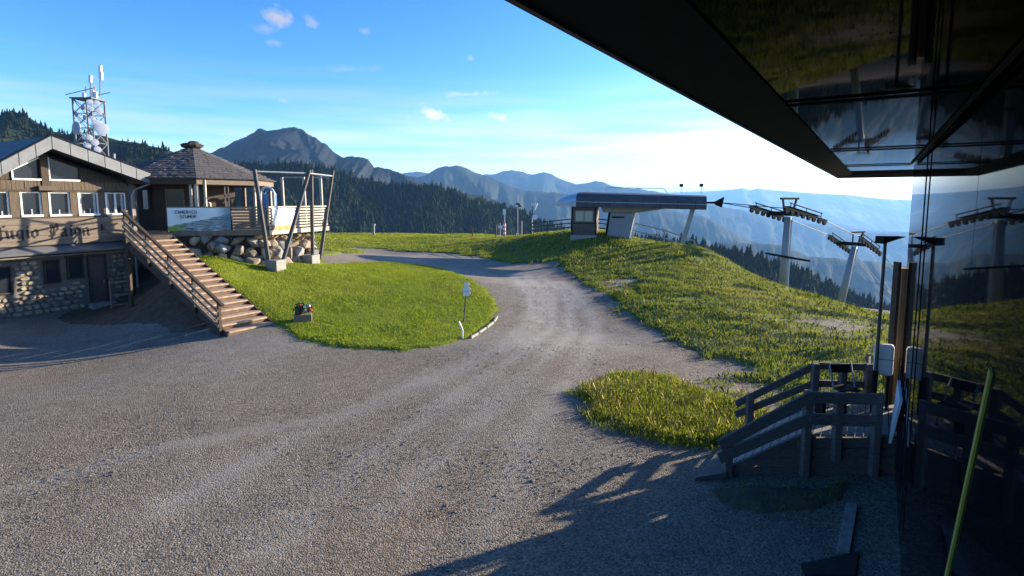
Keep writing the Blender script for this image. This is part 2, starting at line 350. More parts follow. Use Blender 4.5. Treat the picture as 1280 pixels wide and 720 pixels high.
tracks = [hits([(675, 345), (712, 378), (712, 420), (660, 470), (580, 540), (480, 640)]), hits([(700, 352), (735, 385), (745, 420), (710, 480), (640, 560)]), hits([(655, 343), (678, 368), (675, 402), (640, 432), (560, 470), (430, 520), (200, 560), (30, 610)]), hits([(660, 345), (690, 372), (690, 410), (640, 450), (560, 500), (450, 580), (330, 690)]), hits([(640, 343), (665, 372), (662, 405), (615, 440), (520, 480), (380, 540), (200, 640)]), hits([(720, 365), (745, 400), (730, 450), (680, 520), (640, 600), (600, 690)])]
def build_ground():
    xs = axis([(-1500, -300, 200), (-300, -90, 30), (-90, -30, 3), (-30, 30, .3), (30, 70, 1.5), (70, 300, 23), (300, 1501, 200)])
    ys = axis([(-1200, -200, 200), (-200, -20, 20), (-20, 2, 2), (2, 34, .25), (34, 90, .7), (90, 130, 4), (130, 400, 30), (400, 1601, 200)])
    def zf(X, Y): return gz(X, Y) + .05*(fbm(X*.35, Y*.35, 4)-.5) + .02*(fbm(X*2.1, Y*2.1, 3)-.5)
    m, nt, b = nodes_of('gravel', .92, 0., .15)
    N = nt.nodes; L = nt.links; tc = N.new('ShaderNodeTexCoord'); ob = tc.outputs['Object']
    def noise(s, d=6, r=.6):
        n = N.new('ShaderNodeTexNoise'); n.inputs['Scale'].default_value = s; n.inputs['Detail'].default_value = d; n.inputs['Roughness'].default_value = r; L.new(ob, n.inputs['Vector']); return n.outputs['Fac']
    def ramp(f, p0, c0, p1, c1):
        r = N.new('ShaderNodeValToRGB'); e = r.color_ramp.elements; e[0].position = p0; e[0].color = (*c0, 1); e[1].position = p1; e[1].color = (*c1, 1); L.new(f, r.inputs[0]); return r.outputs[0]
    def mix(f, a, c, mode='MIX'):
        n = N.new('ShaderNodeMix'); n.data_type = 'RGBA'; n.blend_type = mode
        if isinstance(f, float): n.inputs[0].default_value = f
        else: L.new(f, n.inputs[0])
        for i, v in ((6, a), (7, c)):
            if isinstance(v, tuple): n.inputs[i].default_value = (*v, 1)
            else: L.new(v, n.inputs[i])
        return n.outputs[2]
    vo = N.new('ShaderNodeTexVoronoi'); vo.inputs['Scale'].default_value = 36; L.new(ob, vo.inputs['Vector'])
    sc = N.new('ShaderNodeSeparateColor'); L.new(vo.outputs['Color'], sc.inputs[0])
    stones = ramp(sc.outputs[0], .1, (.060, .052, .044), .9, (.32, .285, .245))
    broad = ramp(noise(.13, 5), .40, (.155, .116, .080), .60, (.170, .155, .140))
    c = mix(.55, broad, stones)
    c = mix(.6, c, ramp(noise(2.2, 6, .7), .3, (.42, .40, .38), .7, (.75, .75, .75)), 'OVERLAY')
    at = N.new('ShaderNodeAttribute'); at.attribute_name = 'track'
    c = mix(at.outputs['Fac'], c, ramp(noise(9, 5), .3, (.25, .228, .205), .7, (.37, .34, .305)))
    L.new(c, b.inputs['Base Color'])
    bp = N.new('ShaderNodeBump'); bp.inputs['Strength'].default_value = .8; bp.inputs['Distance'].default_value = .022
    n = N.new('ShaderNodeMath'); n.operation = 'SUBTRACT'; n.inputs[0].default_value = 1; L.new(vo.outputs['Distance'], n.inputs[1])
    n2 = N.new('ShaderNodeMath'); n2.operation = 'MULTIPLY_ADD'; n2.inputs[1].default_value = 1.4; L.new(noise(14, 6, .7), n2.inputs[0]); L.new(n.outputs[0], n2.inputs[2])
    iv = N.new('ShaderNodeMath'); iv.operation = 'MULTIPLY_ADD'; iv.inputs[1].default_value = -.75; iv.inputs[2].default_value = .9; L.new(at.outputs['Fac'], iv.inputs[0]); L.new(iv.outputs[0], bp.inputs['Strength'])
    L.new(n2.outputs[0], bp.inputs['Height']); L.new(bp.outputs[0], b.inputs['Normal'])
    o, V = grid_mesh('ground', xs, ys, zf, 'gravel'); tag(o, 'grey gravel yard and road with worn wheel tracks', kind='structure')
    tr = np.zeros(len(V)); near = (abs(V[:, 0]) < 30) & (V[:, 1] > 2) & (V[:, 1] < 60); X = V[near, 0]; Y = V[near, 1]; dm = np.full(len(X), 9.)
    for t in tracks:
        for a, c_ in zip(t[:-1], t[1:]):
            u = np.clip(((X-a[0])*(c_[0]-a[0])+(Y-a[1])*(c_[1]-a[1]))/((c_[0]-a[0])**2+(c_[1]-a[1])**2), 0, 1)
            dm = np.minimum(dm, np.hypot(X-a[0]-u*(c_[0]-a[0]), Y-a[1]-u*(c_[1]-a[1])))
    far = smooth(15, 34, Y); amp = .35+.75*far
    tr[near] = np.clip((np.exp(-(dm/.32)**2)*amp*1.25 + .3*smooth(30, 40, Y) + .4*smooth(.45, .7, fbm(X*.25, Y*.25, 3))*smooth(14, 22, Y))*(.35+1.1*fbm(X*1.6, Y*1.6, 4)), 0, .95)
    at_ = o.data.attributes.new('track', 'FLOAT', 'POINT'); at_.data.foreach_set('value', tr.astype(np.float32))
    return o
build_ground()
def hummock(x, y):
    return (.22*(ridged(x*.22+y*.05, y*.62, 3)-.55)+.16*(fbm(x*.9, y*1.5, 3)-.5))*(1-.55*smooth(30, 40, y))
TURF = {'lawn': (.07, .35), 'grass_patch': (.06, .35), 'meadow': (.10, .8), 'verge': (.06, .4), 'road_island': (.05, .2)}
def turf_off(name, poly, x, y):
    lift, wob = TURF[name]; sd = poly_sd(poly, x, y); sdn = sd + wob*(fbm(x*1.7, y*1.7, 4)-.5)*2
    off = -.14 + (lift+.14)*smooth(-.12, .22, sdn) + .10*(fbm(x*.9, y*.9, 4)-.5)*smooth(.2, 1.5, sdn)*(lift/.06)
    if name == 'meadow': off = off - .22*smooth(.60, .68, fbm(x*.33+7, y*.33, 4))*(y < 34) + hummock(x, y)*smooth(.1, 2.0, sdn)
    return off, sd, sdn
def turf(name, poly, m, step, lift, label, wob=.35):
    poly = np.array(poly); lo = poly[:, :2].min(0)-1; hi = poly[:, :2].max(0)+1
    xs = np.arange(lo[0], hi[0]+step, step); ys = np.arange(lo[1], hi[1]+step, step); X, Y = np.meshgrid(xs, ys)
    off, sd, _ = turf_off(name, poly, X, Y)
    o, V = grid_mesh(name, xs, ys, lambda a, c: gz(a, c)+off, m, keep=sd > -.7)
    return tag(o, label, kind='structure')
turf('lawn', lawn_poly, 'lawn_soil', .2, .07, 'mown green lawn on the bank below the terrace')
turf('grass_patch', patch_poly, 'meadow_soil', .1, .06, 'small tongue of rough grass beside the wooden steps')
turf('meadow', meadow_poly, 'meadow_soil', .4, .10, 'rough grassy slope and knoll around the lift station', .8)
turf('verge', back_poly, 'meadow_soil', .4, .06, 'grass verge behind the terrace by the road', .4)
TURF['shade_toned_earth'] = (.05, .3)
turf('shade_toned_earth', hits([(100, 380), (150, 352), (178, 330), (205, 342), (262, 402), (268, 414), (225, 417), (120, 408), (60, 398)]), 'soil', .2, .05, 'bare earth left of the timber stairs, coloured dark for the shade there')  # dark earth sheet, puts the shade beside the stairs into the ground colour
turf('road_island', strip_poly, 'lawn_soil', .2, .05, 'thin sliver of grass between the two road branches', .2)
def blades(name, on, poly, dens, hmin, hmax, wid, m, label, lean=.5, tuft=0., clip=None):
    poly = np.array(poly); lo = poly[:, :2].min(0)-.4; hi = poly[:, :2].max(0)+.4; n = int((hi-lo).prod()*dens)
    x = rng.uniform(lo[0], hi[0], n); y = rng.uniform(lo[1], hi[1], n)
    vis = (abs(x) < y*.98+1) & (y > 2)
    if clip: vis &= clip(x, y)
    x = x[vis]; y = y[vis]
    off, sd, sdn = turf_off(on, poly, x, y)
    k = sdn+.3*rng.random(len(x))**2 > .05                       # thins out over the edge
    if on == 'meadow': k &= off > -.12
    if tuft: k &= fbm(x*1.1, y*1.1, 4) > .5-.5*(1-tuft)*rng.random(len(x))
    x = x[k]; y = y[k]; n = len(x)
    hgt = rng.uniform(hmin, hmax, n)*(.6+.8*fbm(x*.8, y*.8, 3)); z = gz(x, y)+np.maximum(off[k], -.02)-.01
    a = rng.uniform(0, 2*math.pi, n); dx = np.cos(a)*wid/2; dy = np.sin(a)*wid/2
    l = rng.uniform(0, lean, n)*hgt; b = rng.uniform(0, 2*math.pi, n); lx = np.cos(b)*l; ly = np.sin(b)*l
    V = np.empty((n, 4, 3)); V[:, 0] = np.stack([x-dx, y-dy, z], -1); V[:, 1] = np.stack([x+dx, y+dy, z], -1)
    V[:, 2] = np.stack([x+dx*.4+lx, y+dy*.4+ly, z+hgt], -1); V[:, 3] = np.stack([x-dx*.4+lx*1.1, y-dy*.4+ly*1.1, z+hgt*.93], -1)
    Fc = np.arange(n*4).reshape(n, 4)
    o = np_mesh(name, V.reshape(-1, 3), Fc, m); return tag(o, label, 'grass', kind='stuff')
blades('lawn_grass', 'lawn', lawn_poly, 420, .03, .08, .026, 'lawn_blade', 'short mown grass covering the lawn bank', .7)
blades('patch_grass', 'grass_patch', patch_poly, 1500, .06, .18, .016, 'meadow_blade', 'long ragged grass on the tongue beside the steps', .7)
blades('meadow_grass', 'meadow', meadow_poly, 260, .04, .12, .026, 'meadow_blade', 'tufted wild grass on the slope near the yard', .8, .25, clip=lambda x, y: (y < 36) & (x < 25))
blades('knoll_grass', 'meadow', meadow_poly, 80, .05, .15, .055, 'meadow_blade', 'wild grass on the far knoll and field', .8, .35, clip=lambda x, y: (y >= 36) & (y < 86) & (x < 28) & (x > -27))
mat('straw', (.36, .29, .12), .9, .3, 2); mat('weed', (.075, .12, .025), .9, .3, 2)
blades('dry_stalks', 'meadow', meadow_poly, 16, .10, .26, .018, 'straw', 'dry straw coloured stalks scattered over the slope', .6, .5, clip=lambda x, y: (y < 44) & (x < 28))
blades('weed_clumps', 'meadow', meadow_poly, 26, .07, .18, .05, 'weed', 'low dark weeds in clumps on the slope', .9, .02, clip=lambda x, y: (y < 40) & (x < 26))
blades('stray_grass', 'verge', back_poly, 60, .06, .16, .05, 'meadow_blade', 'grass on the verge behind the terrace', .8)
blades('patch_stalks', 'grass_patch', patch_poly, 120, .14, .32, .014, 'straw', 'dry stalks in the grass beside the steps', .6)
def loose_gravel():
    n = 90000; y = 6.8+rng.random(n)**1.35*24; x = rng.uniform(-1, 1, n)*(y*.95); k = x < 8
    for pl_ in (lawn_poly, patch_poly, meadow_poly): k &= poly_sd(pl_, x, y) < -.1
    k &= ((x+21)*.88-(y-23.3)*.475 > .3) | (y < 20)
    x = x[k]; y = y[k]; n = len(x); s = rng.uniform(.005, .015, n)*(1+1.0*(rng.random(n) > .98)+2*(rng.random(n) > .9992))*(.6+.8*fbm(x*.5, y*.5, 3))*(.8+y/40); z = gz(x, y)+s*.3
    base = np.array([(1, 0, 0), (0, 1, 0), (-1, 0, 0), (0, -1, 0), (0, 0, .8)]); a = rng.uniform(0, 6.28, n); ca, sa = np.cos(a), np.sin(a)
    J = base[None]*(1+.5*(rng.random((n, 5, 3))-.5)); vx = J[..., 0]*ca[:, None]-J[..., 1]*sa[:, None]; vy = J[..., 0]*sa[:, None]+J[..., 1]*ca[:, None]
    V = np.stack([x[:, None]+vx*s[:, None]*1.2, y[:, None]+vy*s[:, None], z[:, None]+J[..., 2]*s[:, None]-s[:, None]*.25], -1)
    Fc = (np.array([(0, 1, 4), (1, 2, 4), (2, 3, 4), (3, 0, 4)])[None]+np.arange(n)[:, None, None]*5).reshape(-1, 3)
    mat('gravel_stone', (.19, .168, .145), .9, .55, 9)
    tag(np_mesh('loose_gravel', V.reshape(-1, 3), Fc, 'gravel_stone'), 'loose grey stones strewn over the gravel yard', 'gravel', kind='stuff')
loose_gravel()
# ------------------------------------------------------------------ mountains and forests
def hill_mat(name, a, b_, c, scale, bump=.5, steep=.6):
    m, nt, bs = nodes_of(name, .95, 0., .1); N = nt.nodes; L = nt.links
    tc = N.new('ShaderNodeTexCoord'); n1 = N.new('ShaderNodeTexNoise'); n1.inputs['Scale'].default_value = scale; n1.inputs['Detail'].default_value = 9; n1.inputs['Roughness'].default_value = .65
    L.new(tc.outputs['Object'], n1.inputs['Vector']); rp = N.new('ShaderNodeValToRGB'); e = rp.color_ramp.elements
    e[0].position = .35; e[0].color = (*a, 1); e[1].position = .52; e[1].color = (*b_, 1); k = e.new(.68); k.color = (*c, 1)
    L.new(n1.outputs['Fac'], rp.inputs[0])
    ge = N.new('ShaderNodeNewGeometry'); sx = N.new('ShaderNodeSeparateXYZ'); L.new(ge.outputs['Normal'], sx.inputs[0]); ad = N.new('ShaderNodeMath'); ad.operation = 'MULTIPLY_ADD'; L.new(n1.outputs['Fac'], ad.inputs[0]); ad.inputs[1].default_value = .5; L.new(sx.outputs[2], ad.inputs[2])
    mr = N.new('ShaderNodeMapRange'); mr.inputs[1].default_value = 1.0; mr.inputs[2].default_value = .78; mr.inputs[4].default_value = steep; L.new(ad.outputs[0], mr.inputs[0])
    mx = N.new('ShaderNodeMix'); mx.data_type = 'RGBA'; L.new(mr.outputs[0], mx.inputs[0]); L.new(rp.outputs[0], mx.inputs[6]); mx.inputs[7].default_value = (*[k_*1.3 for k_ in c], 1); L.new(mx.outputs[2], bs.inputs['Base Color'])
    bp = N.new('ShaderNodeBump'); bp.inputs['Strength'].default_value = bump; bp.inputs['Distance'].default_value = .25/scale; L.new(n1.outputs['Fac'], bp.inputs['Height']); L.new(bp.outputs[0], bs.inputs['Normal'])
hill_mat('forest_floor', (.018, .028, .012), (.03, .042, .016), (.06, .07, .025), .02)
hill_mat('rock_forest', (.008, .011, .012), (.012, .014, .016), (.040, .039, .040), .006, .5, .25)
hill_mat('alp', (.010, .016, .012), (.015, .022, .016), (.042, .048, .03), .0016, .4, .25)
hill_mat('far_range', (.015, .02, .02), (.02, .025, .025), (.032, .034, .034), .0006, .1, .1)
hill_mat('snow_range', (.10, .11, .12), (.2, .2, .2), (.6, .6, .6), .0006)
def ridge(name, pts, Rd, depth, drop, m, label, jag=0., nx=260, ny=46, relief=1., fr=1.0, back=1.2):
    pts = np.array(pts, float); px = np.linspace(pts[0, 0], pts[-1, 0], nx); py = np.interp(px, pts[:, 0], pts[:, 1])
    py = py - jag*(fbm(px*.11*fr, px*0+Rd, 5, .6)-.5)*2
    crest = np.array([P(a, b, Rd) for a, b in zip(px, py)])
    s = np.linspace(0, 1, ny)[:, None]; wd = depth; per = Rd/F*fr
    U = crest[None, :, 0]/per; 
    nz = ridged(U*.035+3, s*2.2+Rd*.01, 6)-.55
    X = crest[None, :, 0]*(1-s*depth/Rd*.6); Yv = crest[None, :, 1]-wd*s + relief*wd*.22*nz*smooth(0, .12, s); Z = crest[None, :, 2]-drop*(s**.9) + relief*drop*.10*nz*smooth(0, .10, s)
    bs = np.stack([crest[:, 0], crest[:, 1]+depth*back, crest[:, 2]-drop*.9], -1)
    V = np.concatenate([bs[None], np.stack([X+0*s, Yv, Z], -1)]); ny2 = ny+1
    i, j = np.meshgrid(np.arange(nx-1), np.arange(ny2-1)); a = (j*nx+i).ravel(); Fc = np.stack([a, a+nx, a+nx+1, a+1], -1)
    o = np_mesh(name, V.reshape(-1, 3), Fc, m, smooth_=True); tag(o, label, kind='structure')
    return V[1:]
def trees(name, G, n, hmin, hmax, label, smax=.75, keep=None, m='conifer', spread=.26):
    ny, nx = G.shape[:2]; u = rng.uniform(0, nx-1.001, n); v = rng.random(n)**1.15*(ny-1.001)*smax
    if keep is not None:
        k = keep(u/nx, v/ny); u = u[k]; v = v[k]
    n = len(u); i = u.astype(int); j = v.astype(int); fu = (u-i)[:, None]; fv = (v-j)[:, None]
    p = (G[j, i]*(1-fu)+G[j, i+1]*fu)*(1-fv)+(G[j+1, i]*(1-fu)+G[j+1, i+1]*fu)*fv
    H = rng.uniform(hmin, hmax, n)*(.65+.7*rng.random(n)); tiers = ((.10, 1., .5), (.32, .72, .74), (.56, .46, 1.0)); ns = 6
    Vs = []; Fs = []; o = 0
    for lo, w, hi in tiers:
        a = rng.uniform(0, 6.28, n)[:, None]+np.arange(ns)[None]*2*math.pi/ns; rr = H[:, None]*spread*w*(.7+.6*rng.random((n, ns)))
        ringv = np.stack([p[:, :1]+rr*np.cos(a), p[:, 1:2]+rr*np.sin(a), p[:, 2:]+H[:, None]*(lo-.05+.1*rng.random((n, ns)))], -1)
        tip = np.stack([p[:, 0]+.02*H, p[:, 1], p[:, 2]+H*hi], -1)[:, None]
        Vs.append(np.concatenate([ringv, tip], 1)); b = np.arange(n)[:, None, None]*(ns+1)+o
        Fs.append((np.array([(q, (q+1) % ns, ns) for q in range(ns)])[None]+b).reshape(-1, 3)); o += n*(ns+1)
    V = np.concatenate([q.reshape(-1, 3) for q in Vs]); ob = np_mesh(name, V, np.concatenate(Fs), m); return tag(ob, label, 'forest', kind='stuff')
g = ridge('forest_hill', [(150, 200), (230, 203), (300, 206), (360, 204), (416, 212), (435, 219), (460, 226), (491, 232), (510, 232), (541, 233), (566, 240), (597, 248), (629, 257), (660, 268), (690, 282), (720, 296), (760, 312)], 900, 380, 190, 'forest_floor', 'dark wooded hill behind the field', 1.5, relief=.8)
trees('forest', g, 15000, 5, 11, 'dense dark conifer wood on the hill behind the field', .8, keep=lambda u, v: fbm(u*26, v*10, 3) > .36)
trees('forest_larches', g, 3500, 4, 8, 'lighter rounder trees mixed into the wood behind the field', .8, keep=lambda u, v: fbm(u*18+9, v*8, 3) > .5, m='larch', spread=.42)
g = ridge('wooded_ridge', [(-120, 175), (-60, 158), (-20, 148), (0, 144), (9, 140), (19, 140), (34, 145), (45, 152), (66, 164), (81, 168), (106, 168), (131, 170), (150, 176), (169, 178), (187, 182), (206, 186), (221, 192), (240, 199), (280, 214)], 640, 260, 190, 'forest_floor', 'grassy wooded ridge above the mountain hut', .8)
trees('ridge_forest', g, 4200, 3, 7.5, 'scattered conifers on the ridge above the mountain hut', .7, keep=lambda u, v: fbm(u*30, v*9, 3) > .42)
g = ridge('lower_forest_slope', [(740, 296), (800, 300), (860, 303), (884, 308), (926, 315), (964, 326), (1002, 339), (1037, 356), (1072, 371), (1110, 388), (1200, 430), (1300, 470)], 520, 260, 170, 'forest_floor', 'dark wooded slope falling away below the meadow', 1.0)
trees('slope_forest', g, 9000, 5, 9, 'dark conifers along the slope below the meadow', .7)
ridge('rocky_peak', [(180, 214), (230, 203), (266, 189), (285, 181), (307, 170.6), (322, 161), (335, 163), (354, 160.6), (369, 159), (379, 163), (388, 171), (394, 172), (407, 180), (416, 189), (429, 196), (441, 196), (460, 199), (468, 210), (488, 211), (507, 219), (526, 227), (560, 236), (620, 250)], 2300, 1300, 480, 'rock_forest', 'dark rocky peak with pale cliffs on its right flank', 2.6, relief=2.4, nx=520, ny=90)
ridge('round_mountain', [(470, 232), (505, 219), (522, 222), (534, 218), (546, 210), (557, 208), (569, 207), (577, 208), (586, 211.5), (598, 217), (615, 222), (641, 235), (658, 239), (675, 240), (696, 241), (740, 246), (800, 254), (863, 268), (880, 270), (895, 277), (910, 286), (938, 301), (964, 307), (1010, 322)], 4300, 2500, 900, 'alp', 'hazy rounded mountain and its long ridge behind the lift station', 1.2, relief=1.4, nx=420)
ridge('blue_mountains', [(440, 228), (500, 217), (520, 215), (560, 219), (590, 219), (618, 218), (627, 215), (639, 212), (650, 214), (660, 217.5), (668, 218), (680, 215.4), (689, 218), (701, 224), (720, 230), (731, 229), (744, 226), (754, 227), (766, 232.7), (775, 234), (800, 236), (840, 243), (880, 254), (930, 263), (966, 273), (1025, 281), (1084, 291), (1140, 290), (1240, 297)], 7600, 3600, 1200, 'alp', 'blue hazy mountains behind the rounded mountain', 1.2, relief=1.2, nx=420)
ridge('wooded_spur', [(900, 302), (938, 304), (978, 306), (1011, 321), (1049, 323), (1096, 327), (1120, 331), (1200, 340), (1300, 350)], 3000, 1600, 500, 'alp', 'hazy wooded spur behind the lift towers', 1.0, relief=1.0)
ridge('middle_range', [(820, 262), (860, 262), (900, 261), (931, 263), (966, 266), (1025, 275), (1084, 287), (1100, 288), (1136, 290), (1220, 288), (1320, 296)], 11000, 4500, 1400, 'far_range', 'pale blue range across the valley', .8, relief=.35)
ridge('snowy_range', [(760, 243), (820, 241), (884, 239), (907, 238), (928, 235), (938, 238), (947, 235), (959, 237), (1002, 240.6), (1060, 244), (1096, 248), (1136, 250), (1220, 252), (1340, 256)], 16000, 5000, 1600, 'snow_range', 'faint far mountain range with snowy tips', .5, relief=.35)
def build_haze():
    mb = MB().box((0, 9000, -790), (22000, 15000, 1210)); m = bpy.data.materials.new('haze_air'); m.use_nodes = True; MATS['haze_air'] = m
    nt = m.node_tree; nt.nodes.clear(); o = nt.nodes.new('ShaderNodeOutputMaterial'); v = nt.nodes.new('ShaderNodeVolumePrincipled')
    v.inputs['Color'].default_value = (.24, .53, 1.0, 1); v.inputs['Density'].default_value = HAZE; v.inputs['Anisotropy'].default_value = .2
    nt.links.new(v.outputs[0], o.inputs['Volume'])
    ob = mb.build('haze', 'haze_air'); tag(ob, 'blue evening haze in the air between the mountains', 'haze', kind='stuff')
HAZE = 1/14500
build_haze()
#@@OBJECTS

Zv = np.array([0, 0, 1.])
def V3(*a): return np.array(a, float)
def slab(mb, poly, z0, z1): return mb.prism([V3(p[0], p[1], z0) for p in poly], (0, 0, z1-z0))
def share(src, name, parent, off):             # another piece that shares its mesh
    o = src.copy(); o.name = name; col.objects.link(o); o.parent = parent; o.location = Vector(src.location)+Vector(tuple(map(float, off))); ORI[o.name] = ORI[src.name]; return o
def rock(c, rx, ry, rz, seed, ang=0., ax=None):
    r_ = np.random.default_rng(seed); mb = MB(); n, mrows = 9, 5; V = []
    for j in range(mrows+1):
        ph = -math.pi/2+math.pi*j/mrows
        for i in range(n):
            t = 2*math.pi*i/n; k = 1+.28*(r_.random()-.5)
            p = V3(math.copysign(abs(math.cos(ph)*math.cos(t))**.7, math.cos(t))*rx*k, math.copysign(abs(math.cos(ph)*math.sin(t))**.7, math.sin(t))*ry*k, math.copysign(abs(math.sin(ph))**.75, ph)*rz*(1+.2*(r_.random()-.5)))
            V.append(p)
    ca, sa = math.cos(ang), math.sin(ang); A = ax if ax else (V3(ca, sa, 0), V3(-sa, ca, 0), Zv)
    V = [np.array(c)+A[0]*p[0]+A[1]*p[1]+A[2]*p[2] for p in V]
    Fc = [(j*n+i, j*n+(i+1) % n, (j+1)*n+(i+1) % n, (j+1)*n+i) for j in range(mrows) for i in range(n)]
    return mb.quadmesh(V, Fc)
def hull_rock(c, rx, ry, rz, seed, ang=0.):
    import bmesh
    r_ = np.random.default_rng(seed); bm = bmesh.new(); ca, sa = math.cos(ang), math.sin(ang)
    for i in range(15):
        p = r_.normal(size=3); p /= max(abs(p[0]), abs(p[1]), abs(p[2]))**.6*np.linalg.norm(p)**.4; p *= r_.uniform(.86, 1.04)
        x, y, z = p[0]*rx, p[1]*ry, p[2]*rz; bm.verts.new((c[0]+x*ca-y*sa, c[1]+x*sa+y*ca, c[2]+z+.12*x*r_.normal()))
    res = bmesh.ops.convex_hull(bm, input=bm.verts); bmesh.ops.delete(bm, geom=[v for v in bm.verts if not v.link_faces], context='VERTS')
    bmesh.ops.bevel(bm, geom=list(bm.edges), offset=min(rx, rz)*.04, segments=1, affect='EDGES')
    bm.verts.ensure_lookup_table(); bm.verts.index_update(); mb = MB().quadmesh([v.co for v in bm.verts], [[v.index for v in f.verts] for f in bm.faces]); bm.free(); return mb
# ================================================================== the building that carries the camera
def camera_building():
    az = R(33); w = V3(math.sin(az), math.cos(az), 0); r = V3(math.cos(az), -math.sin(az), 0)
    def q(t, lat, z): return V3(0, 0, 0)+w*t+r*lat+Zv*z
    g = thing('lift_building', q(6, 4, 0), 'dark glossy clad lift building with deep overhanging roof at right', 'building')
    ends = [13.4, 9.0, 4.8, .6, -3.6, -7.8]
    for a, b in zip(ends[1:], ends[:-1]):
        MB().hexa([q(a+.008, .55, -.6), q(b-.008, .55, -.6), q(b-.008, .62, -.6), q(a+.008, .62, -.6)], [q(a+.008, .55, 5.68), q(b-.008, .55, 5.68), q(b-.008, .62, 5.68), q(a+.008, .62, 5.68)]).build('wall_panel', 'cladding', g)
    MB().hexa([q(-7.8, .63, -.8), q(13.37, .63, -.8), q(13.37, 9, -.8), q(-7.8, 9, -.8)], [q(-7.8, .63, 5.66), q(13.37, .63, 5.66), q(13.37, 9, 5.66), q(-7.8, 9, 5.66)]).build('wall_core', 'soffit_dark', g)
    MB().hexa([q(13.4, 3.0, -.8), q(16.8, 3.0, -.8), q(16.8, 9, -.8), q(13.4, 9, -.8)], [q(13.4, 3.0, 5.66), q(16.8, 3.0, 5.66), q(16.8, 9, 5.66), q(13.4, 9, 5.66)]).build('unseen_shade_block', 'dark_wood', g)  # unseen block added behind the wall to shade the platform and gravel
    cuts = [18.0, 13.6, 9.2, 4.8, .4, -4, -8.4]
    for a, b in zip(cuts[1:], cuts[:-1]):
        MB().hexa([q(a+.006, -.59, 5.70), q(b-.006, -.59, 5.70), q(b-.006, 9.4, 5.70), q(a+.006, 9.4, 5.70)], [q(a+.006, -.59, 5.75), q(b-.006, -.59, 5.75), q(b-.006, 9.4, 5.75), q(a+.006, 9.4, 5.75)]).build('soffit_panel', 'soffit_gloss', g)
    rf = MB().hexa([q(-8.5, -.9, 5.76), q(18.08, -.9, 5.76), q(18.08, 9.5, 5.76), q(-8.5, 9.5, 5.76)], [q(-8.5, -.9, 6.1), q(18.08, -.9, 6.1), q(18.08, 9.5, 6.5), q(-8.5, 9.5, 6.5)]).build('roof', 'roof_metal', g)
    MB().hexa([q(-8.5, -.95, 5.61), q(18.1, -.95, 5.61), q(18.1, -.6, 5.69), q(-8.5, -.6, 5.69)], [q(-8.5, -.95, 5.64), q(18.1, -.95, 5.64), q(18.1, -.6, 5.73), q(-8.5, -.6, 5.73)]).build('eave_underside', 'soffit_dark', rf)
    MB().hexa([q(-8.5, -.98, 5.60), q(18.12, -.98, 5.60), q(18.12, -.955, 5.60), q(-8.5, -.955, 5.60)], [q(-8.5, -.98, 6.12), q(18.12, -.98, 6.12), q(18.12, -.955, 6.12), q(-8.5, -.955, 6.12)]).build('fascia', 'roof_metal', rf)
    MB().hexa([q(18.13, -.98, 5.60), q(18.16, -.98, 5.60), q(18.16, 9.5, 5.60), q(18.13, 9.5, 5.60)], [q(18.13, -.98, 6.12), q(18.16, -.98, 6.12), q(18.16, 9.5, 6.5), q(18.13, 9.5, 6.5)]).build('end_fascia', 'roof_metal', rf)
    MB().beam(q(-7, .50, 5.685), q(13.2, .50, 5.685), .022, .02).build('cove_trim', 'soffit_dark', g)
    for t in (4.6, 9.2, 13.5): MB().beam(q(t, -.6, 5.685), q(t, .5, 5.685), .02, .02).build('soffit_joint', 'soffit_dark', g)
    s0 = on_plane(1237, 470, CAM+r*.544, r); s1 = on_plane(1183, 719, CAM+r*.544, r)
    MB().beam(s0+(s0-s1)*.02, s1-(s0-s1)*.25, .012, .052, up=tuple(w)).build('edge_trim', 'trim_grass_reflection', g)  # olive colour paints the reflection of sunlit grass onto the trim
    for t, z0 in ((9.35, .3), (10.6, .3), (11.2, .3), (11.7, .2), (12.2, .2), (12.8, .2)):
        mb = MB().tube(q(t, .53, z0), q(t, .53, 5.68 if t < 9.5 else 2.0), .009, n=8)
        mb.build('conduit', 'dark_steel', g)
    # board leaning on the wall
    b = tag(MB().hexa([q(11.45, .40, .78), q(11.5, .40, .78), q(11.5, .44, .78), q(11.45, .44, .78)], [q(10.9, .49, 1.75), q(12.1, .49, 1.75), q(12.1, .53, 1.75), q(10.9, .53, 1.75)]).build('sign_board', 'pale_blue'), 'pale blue board leaning against the dark glossy wall', 'board')
camera_building()
